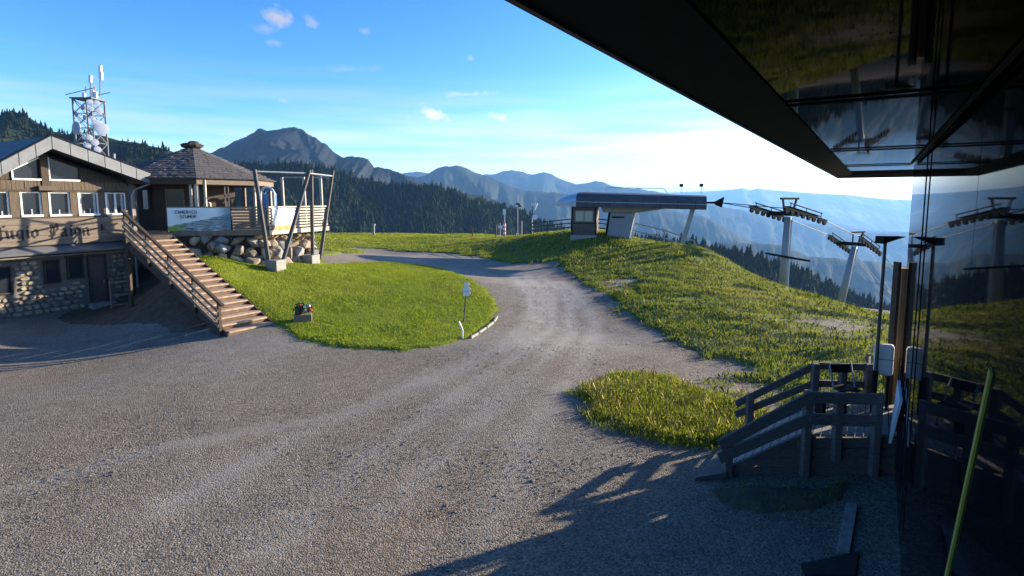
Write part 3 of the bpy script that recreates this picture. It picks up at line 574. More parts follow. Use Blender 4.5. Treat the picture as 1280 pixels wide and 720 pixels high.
# ================================================================== mountain hut
HA = V3(-21.68, 23.3, 0); HD = V3(.47995, .8773, 0); HN = V3(.8773, -.47995, 0)
def hp(u, v, o=0.): return HA+HD*u+HN*o+Zv*v
def hbox(mb, u0, u1, v0, v1, o0, o1): return mb.hexa([hp(u0, v0, o0), hp(u1, v0, o0), hp(u1, v1, o0), hp(u0, v1, o0)], [hp(u0, v0, o1), hp(u1, v0, o1), hp(u1, v1, o1), hp(u0, v1, o1)])
def blackletter(text, u, v, h, adv, put, nib=.17, ang=38):
    G = {'R': [[(.1, 0), (.1, .95)], [(.0, .9), (.45, 1.0), (.5, .62), (.12, .5)], [(.25, .5), (.6, .0), (.7, .06)], [(-.05, .03), (.2, .0)], [(.25, .85), (.25, .2)]],
         'i': [[(.1, .62), (.16, .55), (.16, .1), (.26, .02)], [(.14, .83), (.2, .8)]],
         'f': [[(.16, -.1), (.16, .85), (.36, .98), (.44, .9)], [(.02, .6), (.4, .6)]],
         'u': [[(.06, .6), (.14, .52), (.14, .1), (.24, .02), (.42, .12)], [(.42, .6), (.46, .52), (.46, .08), (.56, .0)]],
         'g': [[(.42, .58), (.16, .56), (.12, .16), (.26, .02), (.44, .12)], [(.46, .62), (.46, -.18), (.3, -.3), (.08, -.24)]],
         'o': [[(.3, .62), (.1, .48), (.1, .14), (.26, .0), (.46, .14), (.46, .48), (.28, .62)]],
         'P': [[(.16, -.12), (.2, .2), (.1, .5), (.22, .75), (.1, .95)], [(.1, .95), (.35, .85), (.5, 1.0), (.62, .85), (.6, .5), (.4, .34)], [(.36, .85), (.36, .1)], [(-.02, .1), (.2, .0)]],
         'a': [[(.1, .52), (.3, .64), (.42, .52), (.42, .08), (.54, .0)], [(.42, .34), (.16, .3), (.1, .12), (.24, .0), (.42, .1)]],
         'n': [[(.04, .58), (.12, .52), (.12, .02), (.2, .0)], [(.14, .46), (.34, .64), (.46, .52), (.46, .08), (.56, .0)]]}
    out = []; na = V3(math.cos(R(ang)), math.sin(R(ang)), 0)*nib/2
    for ch in text:
        mb = MB()
        for st in G.get(ch, []):
            for a, b in zip(st[:-1], st[1:]):
                a = V3(*a, 0); b = V3(*b, 0); e = (b-a)/max(np.linalg.norm(b-a), 1e-6)*.015
                quad = [a-na-e, a+na-e, b+na+e, b-na+e]
                fr = [put(u+p[0]*h*.92, v+p[1]*h, .006) for p in quad]; bk = [put(u+p[0]*h*.92, v+p[1]*h, -.02) for p in quad]
                mb.hexa(bk, fr)
        u += h*adv.get(ch, .62)
        if mb.v: out.append(mb)
    return out
def mountain_hut():
    h = thing('mountain_hut', hp(2, 0, -3), 'stone and timber mountain hut with gabled metal roof and blackletter sign', 'building')
    wins = [(.32, .78), (1.45, .78), (2.5, .84), (3.65, .88), (4.82, .94)]
    VB, VT = 4.27, 5.36
    hbox(MB(), -5, 5.4, -.6, 4.2, -8, -.09).build('wall', 'mortar', h)
    core = hbox(MB(), -5, 5.4, 4.2, 5.45, -8, -.16)
    core.prism([hp(-5, 5.45, -8), hp(5.4, 5.45, -8), hp(5.4, 5.95, -8), hp(2.02, 7.1, -8), hp(-1.5, 5.6, -8), hp(-5, 5.45, -8)], HN*7.84).build('upper_wall', 'interior_dark', h)
    # rubble stones of the ground floor
    opens = [(-.45, .56, 1.0, 2.2), (1.70, 2.32, 1.25, 2.34), (2.58, 3.25, 1.35, 2.45), (3.42, 4.2, 0, 2.4)]
    k = 0
    v = -.05
    while v < 2.5:
        hh = rnd.uniform(.17, .27); u = -1.2+rnd.uniform(0, .2)
        while u < 5.3:
            ww = rnd.uniform(.2, .44)
            if not any(u+ww > a-.04 and u < b+.04 and v+hh > c-.04 and v < d_+.04 for a, b, c, d_ in opens) and u+ww < 5.38:
                k += 1; mb = MB(); n = 8; c = (u+ww/2, v+hh/2); lo = []; hi = []
                for i in range(n):
                    t = 2*math.pi*(i+.5)/n; ex = math.copysign(min(1, abs(math.cos(t))*1.12), math.cos(t)); ey = math.copysign(min(1, abs(math.sin(t))*1.12), math.sin(t)); j = rnd.uniform(.8, 1.0)
                    lo.append(hp(c[0]+ex*ww*.48*j, c[1]+ey*hh*.47*j, -.1)); hi.append(hp(c[0]+ex*ww*.40*j, c[1]+ey*hh*.38*j, rnd.uniform(-.03, .03)))
                mb.quadmesh(lo+hi, [tuple(range(n, 2*n))]+[(i, (i+1) % n, n+(i+1) % n, n+i) for i in range(n)])
                mb.build('stone', rnd.choice(['stone_a', 'stone_b', 'stone_b', 'stone_c']), h)
            u += ww+.012
        v += hh+.012
    for i, (a, b, c, d_) in enumerate(opens[:3]):
        wd = hbox(MB(), a+.06, b-.06, c+.06, d_-.06, -.088, -.05).build('cellar_window', 'window_glass', h)
        fr = MB(); hbox(fr, a, b, c, c+.06, -.089, .0); hbox(fr, a, b, d_-.06, d_, -.089, .0); hbox(fr, a, a+.06, c+.06, d_-.06, -.089, .0); hbox(fr, b-.06, b, c+.06, d_-.06, -.089, .0)
        fr.build('frame', 'dark_wood', wd)
    dr = hbox(MB(), 3.5, 4.12, .02, 2.3, -.088, -.04).build('door', 'hut_panel', h)
    fr = MB(); hbox(fr, 3.42, 3.5, 0, 2.4, -.089, .02); hbox(fr, 4.12, 4.2, 0, 2.4, -.089, .02); hbox(fr, 3.5, 4.12, 2.3, 2.4, -.089, .02); fr.build('frame', 'dark_wood', dr)
    hbox(MB(), 4.02, 4.06, 1.0, 1.16, -.04, .02).build('handle', 'galvanised', dr)
    hbox(MB(), 3.3, 4.3, -.2, .12, .0, .45).build('door_step', 'concrete', h)
    # ledge roof over the ground floor
    MB().hexa([hp(-5, 2.56, -.08), hp(5.5, 2.56, -.08), hp(5.5, 2.62, .42), hp(-5, 2.62, .42)], [hp(-5, 3.0, -.08), hp(5.5, 3.0, -.08), hp(5.5, 2.70, .44), hp(-5, 2.70, .44)]).build('ledge_roof', 'metal_grey', h)
    hbox(MB(), -5, 5.5, 2.50, 2.555, -.08, .36).build('ledge_soffit', 'weathered_wood', h)
    # sign band, one plank above the other
    sb = hbox(MB(), -5, 5.35, 3.0, 4.2, -.088, .06).build('sign_band', 'dark_wood', h)
    pv = [3.01, 3.22, 3.44, 3.68, 3.93, 4.2]
    for a, b in zip(pv[:-1], pv[1:]): hbox(MB(), -5, 5.36+rnd.uniform(-.03, .03), a, b-.012, .061, .10+rnd.uniform(0, .008)).build('plank', 'sign_wood', sb)
    adv = {'R': .72, 'i': .36, 'f': .42, 'u': .62, 'g': .60, 'o': .58, 'P': .70, 'a': .62, 'n': .64, ' ': .62}
    put = lambda u, v, o: hp(u, v, .112+o)
    for mb in blackletter('Rifugio Paion', -.42, 3.36, .56, adv, put): mb.build('letter', 'letter_paint', h)
    ar = MB(); ar.prism([hp(4.15, 3.62, .112), hp(4.3, 3.52, .112), hp(5.2, 3.6, .112), hp(5.36, 3.75, .112), hp(5.2, 3.92, .112), hp(4.35, 3.86, .112), hp(4.2, 3.8, .112)], HN*.04).build('carved_board', 'sign_wood', h)
    hbox(MB(), 4.02, 4.1, 3.55, 3.85, .112, .13).build('carved_hook', 'letter_paint', h)
    # window row
    hbox(MB(), -5, 5.4, 4.2, VB, -.15, .03).build('sill_beam', 'dark_wood', h); hbox(MB(), -5, 5.4, VT, VT+.1, -.15, .03).build('head_beam', 'dark_wood', h)
    us = [-5]+[x for c, w_ in wins for x in (c-w_/2, c+w_/2)]+[5.4]
    for a, b in zip(us[::2], us[1::2]): hbox(MB(), a, b, VB, VT, -.15, .0).build('pillar', 'board_wood', h)
    for i, (c, w_) in enumerate(wins):
        a, b = c-w_/2, c+w_/2
        wd = hbox(MB(), a+.002, b-.002, VB+.002, VT-.002, -.158, -.13).build('window', 'window_glass', h)
        fr = MB(); hbox(fr, a+.001, b-.001, VB+.001, VB+.09, -.129, .045); hbox(fr, a+.001, b-.001, VT-.055, VT-.001, -.129, -.06); hbox(fr, a+.001, a+.07, VB+.09, VT-.055, -.129, .02); hbox(fr, b-.06, b-.001, VB+.09, VT-.055, -.129, -.06)
        if i == 4: hbox(fr, c-.04, c+.04, VB+.09, VT-.055, -.129, -.05)
        fr.build('frame', 'white_paint', wd)
        if i in (3, 4):
            for x in (a+.1, b-.2): hbox(MB(), x, x+.1, VB+.1, VT-.07, -.128, -.12).build('curtain', 'curtain_cloth', wd)
        for x in ((a+.25, a+.5) if i in (0, 3) else (a+.4,)): hbox(MB(), x, x+.05, VB+.09, VB+rnd.uniform(.2, .34), -.128, -.1).build('sill_object', 'curtain_cloth', wd)
    # vertical boards of the gable, between the windows and the roof
    def top_at(u): return 7.06-(.62*(2.02-u) if u < 2.02 else .365*(u-2.02))
    u = -4.9
    while u < 5.35:
        w_ = rnd.uniform(.13, .19); t = top_at(u+w_/2)-.02
        a, b = VT+.1, min(5.84, t)
        if b > a+.03: hbox(MB(), u, u+w_-.01, a, b, -.15, rnd.uniform(.0, .02)).build('board', 'board_wood', h)
        if not (.75 < u+w_/2 < 3.45) and t > 5.86: hbox(MB(), u, u+w_-.01, 5.85, t, -.15, rnd.uniform(-.06, -.04)).build('board', 'dark_wood', h)
        u += w_
    for poly, nm in (([(.85, 5.86), (1.88, 5.86), (1.88, 6.86), (.85, 6.26)], 0), ([(2.16, 5.86), (3.35, 5.86), (3.35, 6.48), (2.16, 6.90)], 1)):
        wd = MB().prism([hp(a, b, -.158) for a, b in poly], HN*.03).build('gable_window', 'window_glass', h)
        fr = MB(); hbox(fr, poly[0][0], poly[1][0], poly[0][1]-.005, poly[0][1]+.07, -.127, .05)
        fr.beam(hp(poly[0][0]+.03, poly[0][1]+.07, -.05), hp(poly[3][0]+.03, poly[3][1], -.05), .12, .06, up=tuple(HD))
        if nm == 0: fr.beam(hp(*poly[3], -.05), hp(poly[2][0], poly[2][1], -.05), .12, .05)
        fr.build('frame', 'white_paint', wd)
    hbox(MB(), 1.88, 2.16, 5.5, 7.0, -.15, .06).build('gable_post', 'dark_wood', h); hbox(MB(), 1.7, 2.35, 5.42, 5.62, .03, .2).build('gable_bracket', 'board_wood', h)
    # roof
    OV = .9
    def rt(u): return 7.74-(.68*(2.02-u) if u < 2.02 else .355*(u-2.02))
    ul, ur = -4.6, 6.05
    mb = MB(); sec = [(ul, rt(ul)), (2.02, rt(2.02)), (ur, rt(ur))]; th = .42
    mb.prism([hp(*p, -8.5) for p in sec]+[hp(p[0], p[1]-th, -8.5) for p in sec[::-1]], HN*(8.5+OV-.05)); rf = mb.build('roof', 'roof_metal', h)
    fs = MB()
    for a, b in zip(sec[:-1], sec[1:]):
        L_ = abs(b[0]-a[0]); n = max(1, round(L_/.62)); k0 = 0
        for i in range(n):
            u0 = a[0]+(b[0]-a[0])*i/n+.015; u1 = a[0]+(b[0]-a[0])*(i+1)/n-.015
            q0, q1 = rt(u0), rt(u1)
            MB().hexa([hp(u0, q0-.52, OV-.045), hp(u1, q1-.52, OV-.045), hp(u1, q1+.02, OV-.045), hp(u0, q0+.02, OV-.045)], [hp(u0, q0-.52, OV), hp(u1, q1-.52, OV), hp(u1, q1+.02, OV), hp(u0, q0+.02, OV)]).build('fascia_panel', 'fascia_metal', rf)
        MB().beam(hp(a[0], a[1]+.055, OV-.1), hp(b[0], b[1]+.055, OV-.1), .26, .05).build('verge_cap', 'dark_steel', rf)
    gut = MB().tube(hp(ur+.06, rt(ur)-.42, OV-.05), hp(ur+.06, rt(ur)-.42, -8), .07).build('gutter', 'galvanised', h)
    MB().path([hp(ur+.02, rt(ur)-.5, OV-.15), hp(5.62, 5.5, .12), hp(5.50, 5.2, .08), hp(5.50, .6, .08)], .05).build('downpipe', 'galvanised', h)
    MB().tube(hp(5.35, rt(5.35), -1), hp(5.38, rt(5.35)+.75, -1), .06).build('vent_pipe', 'galvanised', rf)
mountain_hut()
# ================================================================== timber stairs to the terrace
FLOOR = 3.42
SBL, SBR = V3(-10.38, 20.17, 0), V3(-9.39, 21.73, 0)
SU = V3(-.8443, .5358, 0); SWD = (SBR-SBL)/np.linalg.norm(SBR-SBL)
def stairs():
    g = thing('timber_stairs', (SBL+SBR)/2, 'timber staircase with railing climbing from gravel to terrace', 'stairs')
    N_, going, rise = 17, .43, FLOOR/18; sw = 1.85
    tr = None
    for i in range(N_):
        a = SBL+SU*(going*i)+Zv*(rise*(i+1)); j = rnd.uniform(-.02, .02)
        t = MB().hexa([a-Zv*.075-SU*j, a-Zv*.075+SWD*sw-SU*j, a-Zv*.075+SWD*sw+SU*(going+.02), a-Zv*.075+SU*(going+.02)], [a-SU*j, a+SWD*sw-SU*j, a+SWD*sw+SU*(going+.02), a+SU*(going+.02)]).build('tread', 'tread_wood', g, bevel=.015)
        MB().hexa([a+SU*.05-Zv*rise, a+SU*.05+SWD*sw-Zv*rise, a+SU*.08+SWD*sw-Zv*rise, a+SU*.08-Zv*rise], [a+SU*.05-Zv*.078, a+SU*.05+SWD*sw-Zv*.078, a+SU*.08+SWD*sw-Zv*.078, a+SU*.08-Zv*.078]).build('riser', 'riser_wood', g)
    L_ = going*N_
    for off in (-.07, sw+.02):
        a = SBL+SWD*off; MB().hexa([a-Zv*.3, a+SWD*.06-Zv*.3, a+SWD*.06+Zv*.12, a+Zv*.12], [a+SU*L_+Zv*(FLOOR-.5), a+SU*L_+SWD*.06+Zv*(FLOOR-.5), a+SU*L_+SWD*.06+Zv*(FLOOR-.08), a+SU*L_+Zv*(FLOOR-.08)]).build('stringer', 'dark_wood', g)
    base = SBL-SWD*.14
    def at(s, z): return base+SU*s+Zv*(s/L_*FLOOR+z)
    for s in (.35, 2.0, 3.7, 5.35, 7.1): MB().beam(at(s, -.25 if s > 1 else -.2), at(s, 1.10), .10, .10, up=tuple(SU)).build('post', 'dark_wood', g)
    b2 = -SWD*.0
    MB().beam(at(.1, 1.12), at(7.3, 1.12), .12, .09).build('handrail', 'dark_wood', g)
    for z in (.25, .53, .81): MB().beam(at(.3, z)-SWD*.08, at(7.2, z)-SWD*.08, .04, .11).build('rail', 'weathered_wood', g)
    # landing at the head of the stairs
    TL, TR = SBL+SU*L_, SBR+SU*L_
    poly = [TL-SWD*.1, TR, V3(-16.9, 27.5, 0), V3(-19.0, 28.3, 0), hp(5.5, 0, .05), hp(5.0, 0, .5)]
    slab(MB(), poly, FLOOR-.22, FLOOR).build('landing', 'dark_wood', g)
    for p in (hp(5.0, 0, .6), TL-SWD*.05): MB().beam(V3(p[0], p[1], gz(p[0], p[1])-.1), V3(p[0], p[1], FLOOR-.2), .14, .14, up=(1, 0, 0)).build('landing_post', 'dark_wood', g)
    lp = [at(7.25, 1.1), np.r_[hp(3.9, 0, 1.6)[:2], FLOOR+1.05], np.r_[hp(5.1, 0, .4)[:2], FLOOR+1.05]]
    for z in (0, -.5): MB().beam(lp[0]+Zv*z, lp[2]+Zv*z, .05, .07).build('landing_rail', 'weathered_wood', g)
    # wooden rack in the shade below the landing
    r0 = P(151, 370, 25.6); rz = gz(r0[0], r0[1]); rk = thing('wooden_rack', (r0[0], r0[1], rz), 'slender wooden rack standing in shade under the stair landing', 'rack')
    X, Y = V3(.8, .6, 0), V3(-.6, .8, 0)
    for i in range(2):
        for j in range(2): c = V3(r0[0], r0[1], rz)+X*(i-.5)*.75+Y*(j-.5)*.3; MB().beam(c, c+Zv*1.25, .06, .06, up=(1, 0, 0)).build('leg', 'weathered_wood', rk)
    for z in (.15, .6, 1.2):
        c = V3(r0[0], r0[1], rz+z); MB().box(c, (.4, .17, .02), (X, Y, Zv)).build('shelf', 'weathered_wood', rk)
stairs()
# ================================================================== terrace with boulder wall
TP = [V3(-16.9, 27.5, 0), V3(-14.2, 28.35, 0), V3(-12.45, 28.6, 0), V3(-11.9, 30.5, 0), V3(-10.92, 33.2, 0), V3(-13.2, 36.2, 0), V3(-22, 37, 0), V3(-22.5, 31, 0), V3(-19.05, 28.35, 0)]
def terrace():
    g = thing('terrace', (-15, 31, FLOOR-.3), 'wooden terrace deck on slanted posts with slatted railing and cable top', 'terrace')
    slab(MB(), TP, FLOOR-.2, FLOOR).build('deck_floor', 'weathered_wood', g)
    ctr = V3(-15.5, 32, 0); RT = FLOOR+1.22
    rails = [(0, 1, 'slat_shade', 5), (1, 2, 'weathered_wood', 7), (2, 3, 'pale_slat', 7), (3, 4, 'pale_slat', 7), (4, 5, 'pale_slat', 5)]  # slat colours carry the light: pale on sun-facing sides, darker on shaded ones
    for a, b, m, n in rails:
        p, q_ = TP[a], TP[b]; d_ = (q_-p)/np.linalg.norm(q_-p); L_ = np.linalg.norm(q_-p); o = V3(d_[1], -d_[0], 0)*.03
        for i in range(n):
            z = FLOOR+.16+(RT-.14-FLOOR-.16)*i/(n-1); MB().beam(p+d_*.06+o+Zv*z, q_-d_*.06+o+Zv*z, .03, .085).build('slat', m, g)
        MB().beam(p+o+Zv*RT, q_+o+Zv*RT, .12, .07).build('handrail', m, g)
        MB().beam(p+o*2+Zv*(FLOOR-.08), q_+o*2+Zv*(FLOOR-.08), .06, .24).build('edge_board', m, g)
        k = max(1, round(L_/1.5))
        for i in range(k+1):
            c = p+(q_-p)*i/k-o*1.5; MB().beam(c+Zv*(FLOOR-.1), c+Zv*(RT-.03), .08, .08, up=(1, 0, 0)).build('baluster', 'grey_post', g)
    # open slanted posts and the tube that ties their heads
    tops = [P(318, 213, 28.3), P(388, 213, 30.6), P(416, 214, 33.6)]
    posts = [(P(318, 212, 28.25), P(337, 331, 28.1)), (P(387, 212, 30.3), P(352, 329, 28.35)), (P(389, 212, 31.2), P(391, 327, 31.0)), (P(416, 213, 33.8), P(400, 322, 32.2))]
    for a, b in posts: MB().beam(b-Zv*.1, a, .17, .17, up=(0, 1, 0)).build('slanted_post', 'grey_post', g, bevel=.02)
    zt = 6.42
    loop = [V3(p[0], p[1], zt) for p in (posts[0][0], posts[1][0], posts[3][0])]+[V3(-12.6, 36.0, zt), V3(-14.5, 35.8, zt)]
    MB().path(loop, .045).build('tie_tube', 'galvanised', g)
    for px, Y in ((354, 35.6), (381, 35.2), (402, 34.4)):
        a = P(px, 240, Y); MB().beam(V3(a[0], a[1], FLOOR-.1), V3(a[0]-.05, a[1], zt), .14, .14, up=(1, 0, 0)).build('rear_post', 'pale_slat', g)
    for p in (P(345, 333, 28.2), P(389, 331, 31.2)):
        z = gz(p[0], p[1]); MB().box((p[0], p[1], z+.12), (.36, .36, .42), (V3(.9, -.3, 0), V3(.3, .95, 0), Zv)).build('footing', 'concrete', g, bevel=.03)
    # timber skirt below the banner
    p, q_ = TP[0]+V3(.02, .06, 0), TP[1]+V3(.0, .06, 0); n = 20
    for i in range(n):
        a = p+(q_-p)*i/n; b = p+(q_-p)*(i+.94)/n; zb = min(gz(a[0], a[1]), gz(b[0], b[1]))-.15
        MB().hexa([a+Zv*zb, b+Zv*zb, b+V3(0, .04, zb), a+V3(0, .04, zb)], [a+Zv*(FLOOR-.21), b+Zv*(FLOOR-.21), b+V3(0, .04, FLOOR-.21), a+V3(0, .04, FLOOR-.21)]).build('skirt_board', 'dark_wood', g)
    # boulders
    w_ = thing('boulder_wall', (-13.2, 29, 1.6), 'retaining wall of big rough boulders under the terrace', 'wall')
    line = [V3(-16.0, 27.75, 0), V3(-14.6, 28.25, 0), V3(-12.75, 28.95, 0), V3(-12.05, 30.6, 0), V3(-11.35, 32.6, 0)]
    seg = [np.linalg.norm(b-a) for a, b in zip(line[:-1], line[1:])]; tot = sum(seg); k = 100
    def along(s):
        for (a, b), l in zip(zip(line[:-1], line[1:]), seg):
            if s <= l: return a+(b-a)*s/l, (b-a)/l
            s -= l
        return line[-1], (line[-1]-line[-2])/seg[-1]
    for row, (zoff, sz) in enumerate(((.10, .42), (.62, .38), (1.10, .32), (1.5, .22))):
        s = .1*row
        while s < tot:
            p, d_ = along(s); zg = gz(p[0], p[1]); rx = sz*rnd.uniform(.65, 1.4); z = zg-.05+zoff
            if z+.2 < FLOOR-.1:
                k += 1; o = V3(-d_[1], d_[0], 0)
                hull_rock(V3(p[0], p[1], z+rnd.uniform(-.08, .08))+o*(.08*row+rnd.uniform(-.08, .12)), rx, .42, sz*rnd.uniform(.75, 1.1), k, math.atan2(d_[1], d_[0])+rnd.uniform(-.4, .4)).build('boulder', rnd.choice(['boulder_a', 'boulder_b', 'boulder_c', 'boulder_b']), w_)
            s += rx*1.75
    mb = MB()
    for a, b in zip(line[:-1], line[1:]):
        d_ = (b-a)/np.linalg.norm(b-a); o = V3(-d_[1], d_[0], 0); mb.hexa([a+o*.35+Zv*.5, b+o*.35+Zv*.5, b+o*.7+Zv*.5, a+o*.7+Zv*.5], [a+o*.35+Zv*(FLOOR-.22), b+o*.35+Zv*(FLOOR-.22), b+o*.7+Zv*(FLOOR-.22), a+o*.7+Zv*(FLOOR-.22)])
    mb.build('earth_backing', 'soil', w_)
terrace()
def printed(name, build):
    m, nt, b = nodes_of(name, .6, 0., .3); N = nt.nodes; L = nt.links
    uv = N.new('ShaderNodeTexCoord').outputs['UV']; sp = N.new('ShaderNodeSeparateXYZ'); L.new(uv, sp.inputs[0])
    def mth(op, a, c=0., d_=None, clamp=False):
        n = N.new('ShaderNodeMath'); n.operation = op; n.use_clamp = clamp
        for i, v in enumerate((a, c, d_)):
            if v is None: continue
            if isinstance(v, (int, float)): n.inputs[i].default_value = v
            else: L.new(v, n.inputs[i])
        return n.outputs[0]
    def mx(f, a, c):
        n = N.new('ShaderNodeMix'); n.data_type = 'RGBA'; L.new(f, n.inputs[0])
        for i, v in ((6, a), (7, c)):
            if isinstance(v, tuple): n.inputs[i].default_value = (*v, 1)
            else: L.new(v, n.inputs[i])
        return n.outputs[2]
    def nz(sc, st):
        mp = N.new('ShaderNodeMapping'); mp.inputs['Scale'].default_value = st; L.new(uv, mp.inputs[0]); n = N.new('ShaderNodeTexNoise'); n.inputs['Scale'].default_value = sc; n.inputs['Detail'].default_value = 5; L.new(mp.outputs[0], n.inputs['Vector']); return n.outputs['Fac']
    L.new(build(sp.outputs[0], sp.outputs[1], mth, mx, nz), b.inputs['Base Color'])
def banner_print(u, v, mth, mx, nz):
    n = nz(5, (1, 3, 1)); d_ = mth('SUBTRACT', mth('SUBTRACT', v, mth('MULTIPLY', u, .55)), .18)      # white sky above a diagonal slope
    sky = mth('GREATER_THAN', mth('MULTIPLY_ADD', n, .25, d_), .12)
    slope = mx(mth('MULTIPLY_ADD', nz(7, (1, 5, 1)), 5., -2.1, True), (.05, .09, .10), (.55, .62, .63))
    green = mth('MULTIPLY', mth('SUBTRACT', .34, u, None, True), mth('GREATER_THAN', .45, v)); green = mth('MULTIPLY', green, 4., None, True)
    c = mx(sky, mx(green, slope, (.25, .36, .05)), (.80, .84, .80))
    blue = mth('MULTIPLY_ADD', u, 6., -4.6, True)
    return mx(mth('MULTIPLY', blue, .75), c, (.10, .20, .27))
def poster_print(u, v, mth, mx, nz):
    c = mx(mth('MULTIPLY_ADD', nz(6, (1, 1, 1)), 7., -3.7, True), (.82, .80, .80), (.30, .32, .30))
    top = mth('MULTIPLY_ADD', v, 6., -4.3, True); c = mx(top, c, (.85, .82, .83))
    orange = mth('MULTIPLY_ADD', mth('MULTIPLY_ADD', nz(8, (1, 1, 1)), -.25, v), -9., 1.3, True)
    red = mth('MULTIPLY', mth('GREATER_THAN', .16, mth('ABSOLUTE', mth('SUBTRACT', v, .33))), mth('GREATER_THAN', .14, mth('ABSOLUTE', mth('SUBTRACT', u, .52))))
    c = mx(mth('MULTIPLY', red, .5), c, (.25, .06, .12))
    return mx(orange, c, (.62, .25, .08))
printed('banner_print', banner_print); printed('poster_print', poster_print)
def hanging(name, p, q_, z0, z1, off, m, label, cat, th=.012):
    d_ = (q_-p)/np.linalg.norm(q_-p); o = V3(d_[1], -d_[0], 0); nU = 16; V = []; rr = np.random.default_rng(3)
    for j in range(5):
        for i in range(nU+1):
            a = p+(q_-p)*i/nU; z = z0+(z1-z0)*j/4; wv = .02*math.sin(i*1.3+j)*(1-j/4)+.012*rr.random()
            V.append(a+o*(off+wv)+Zv*(z-.03*math.sin(math.pi*i/nU)*(j == 0)))
    n0 = len(V); V += [v_-o*th for v_ in V]; Fc = []
    for j in range(4):
        for i in range(nU): a = j*(nU+1)+i; Fc += [(a, a+1, a+nU+2, a+nU+1), (n0+a, n0+a+nU+1, n0+a+nU+2, n0+a+1)]
    ob = MB().quadmesh(V, Fc).build(name, m); uvl = ob.data.uv_layers.new(name='UVMap')
    for lp in ob.data.loops:
        k = lp.vertex_index % n0; uvl.data[lp.index].uv = ((k % (nU+1))/nU, (k//(nU+1))/4)
    return tag(ob, label, cat)
bn = hanging('banner', TP[0]+V3(.05, -.02, 0), TP[1], FLOOR+.08, FLOOR+1.2, .09, 'banner_print', 'long mountain landscape banner hung on the terrace railing', 'banner')
_bd = (TP[1]-TP[0])/np.linalg.norm(TP[1]-TP[0]); _bo = V3(_bd[1], -_bd[0], 0)
def stroke_text(text, u0, v0, h, put, wd):
    S = {'C': '11 01 00 10', 'A': '00 .51 10|.2.4 .8.4', 'M': '00 01 .5.4 11 10', 'E': '11 01 00 10|0.5 .8.5', 'R': '00 01 11 1.5 0.5 10', 'I': '.50 .51', 'O': '00 01 11 10 00', 'S': '11 01 0.5 1.5 10 00', 'T': '01 11|.51 .50', 'U': '01 00 10 11'}
    def pt(t):
        out = []; i = 0
        while len(out) < 2:
            if t[i] == '.': out.append(float(t[i:i+2])); i += 2
            else: out.append(float(t[i])); i += 1
        return out
    mb = MB()
    for ch in text:
        for st in S[ch].split('|'):
            pp = [pt(t) for t in st.split()]
            for a, b in zip(pp[:-1], pp[1:]):
                A_ = put(u0+a[0]*h*.6, v0+a[1]*h); B_ = put(u0+b[0]*h*.6, v0+b[1]*h); mb.beam(A_, B_, .006, wd, up=tuple(np.cross(_bo, (B_-A_)/np.linalg.norm(B_-A_))))
        u0 += h*.86
    return mb
_put = lambda u, v: TP[0]+V3(.05, -.02, 0)+_bd*u+_bo*.135+Zv*(FLOOR+.08+v)
t_ = stroke_text('CAMERICO', .36, .84, .14, _put, .022); t2_ = stroke_text('STUMER', .56, .62, .14, _put, .022); t_.v, t_.f = t_.v+t2_.v, t_.f+[tuple(i+len(t_.v) for i in f_) for f_ in t2_.f]
tx = t_.build('banner_lettering', 'dark_steel'); tx.parent = bn
hanging('poster', TP[2]+(TP[3]-TP[2])*.12, TP[2]+(TP[3]-TP[2])*1.0, FLOOR+.05, FLOOR+1.15, .12, 'poster_print', 'white poster with orange foot on the sunny terrace railing', 'poster')
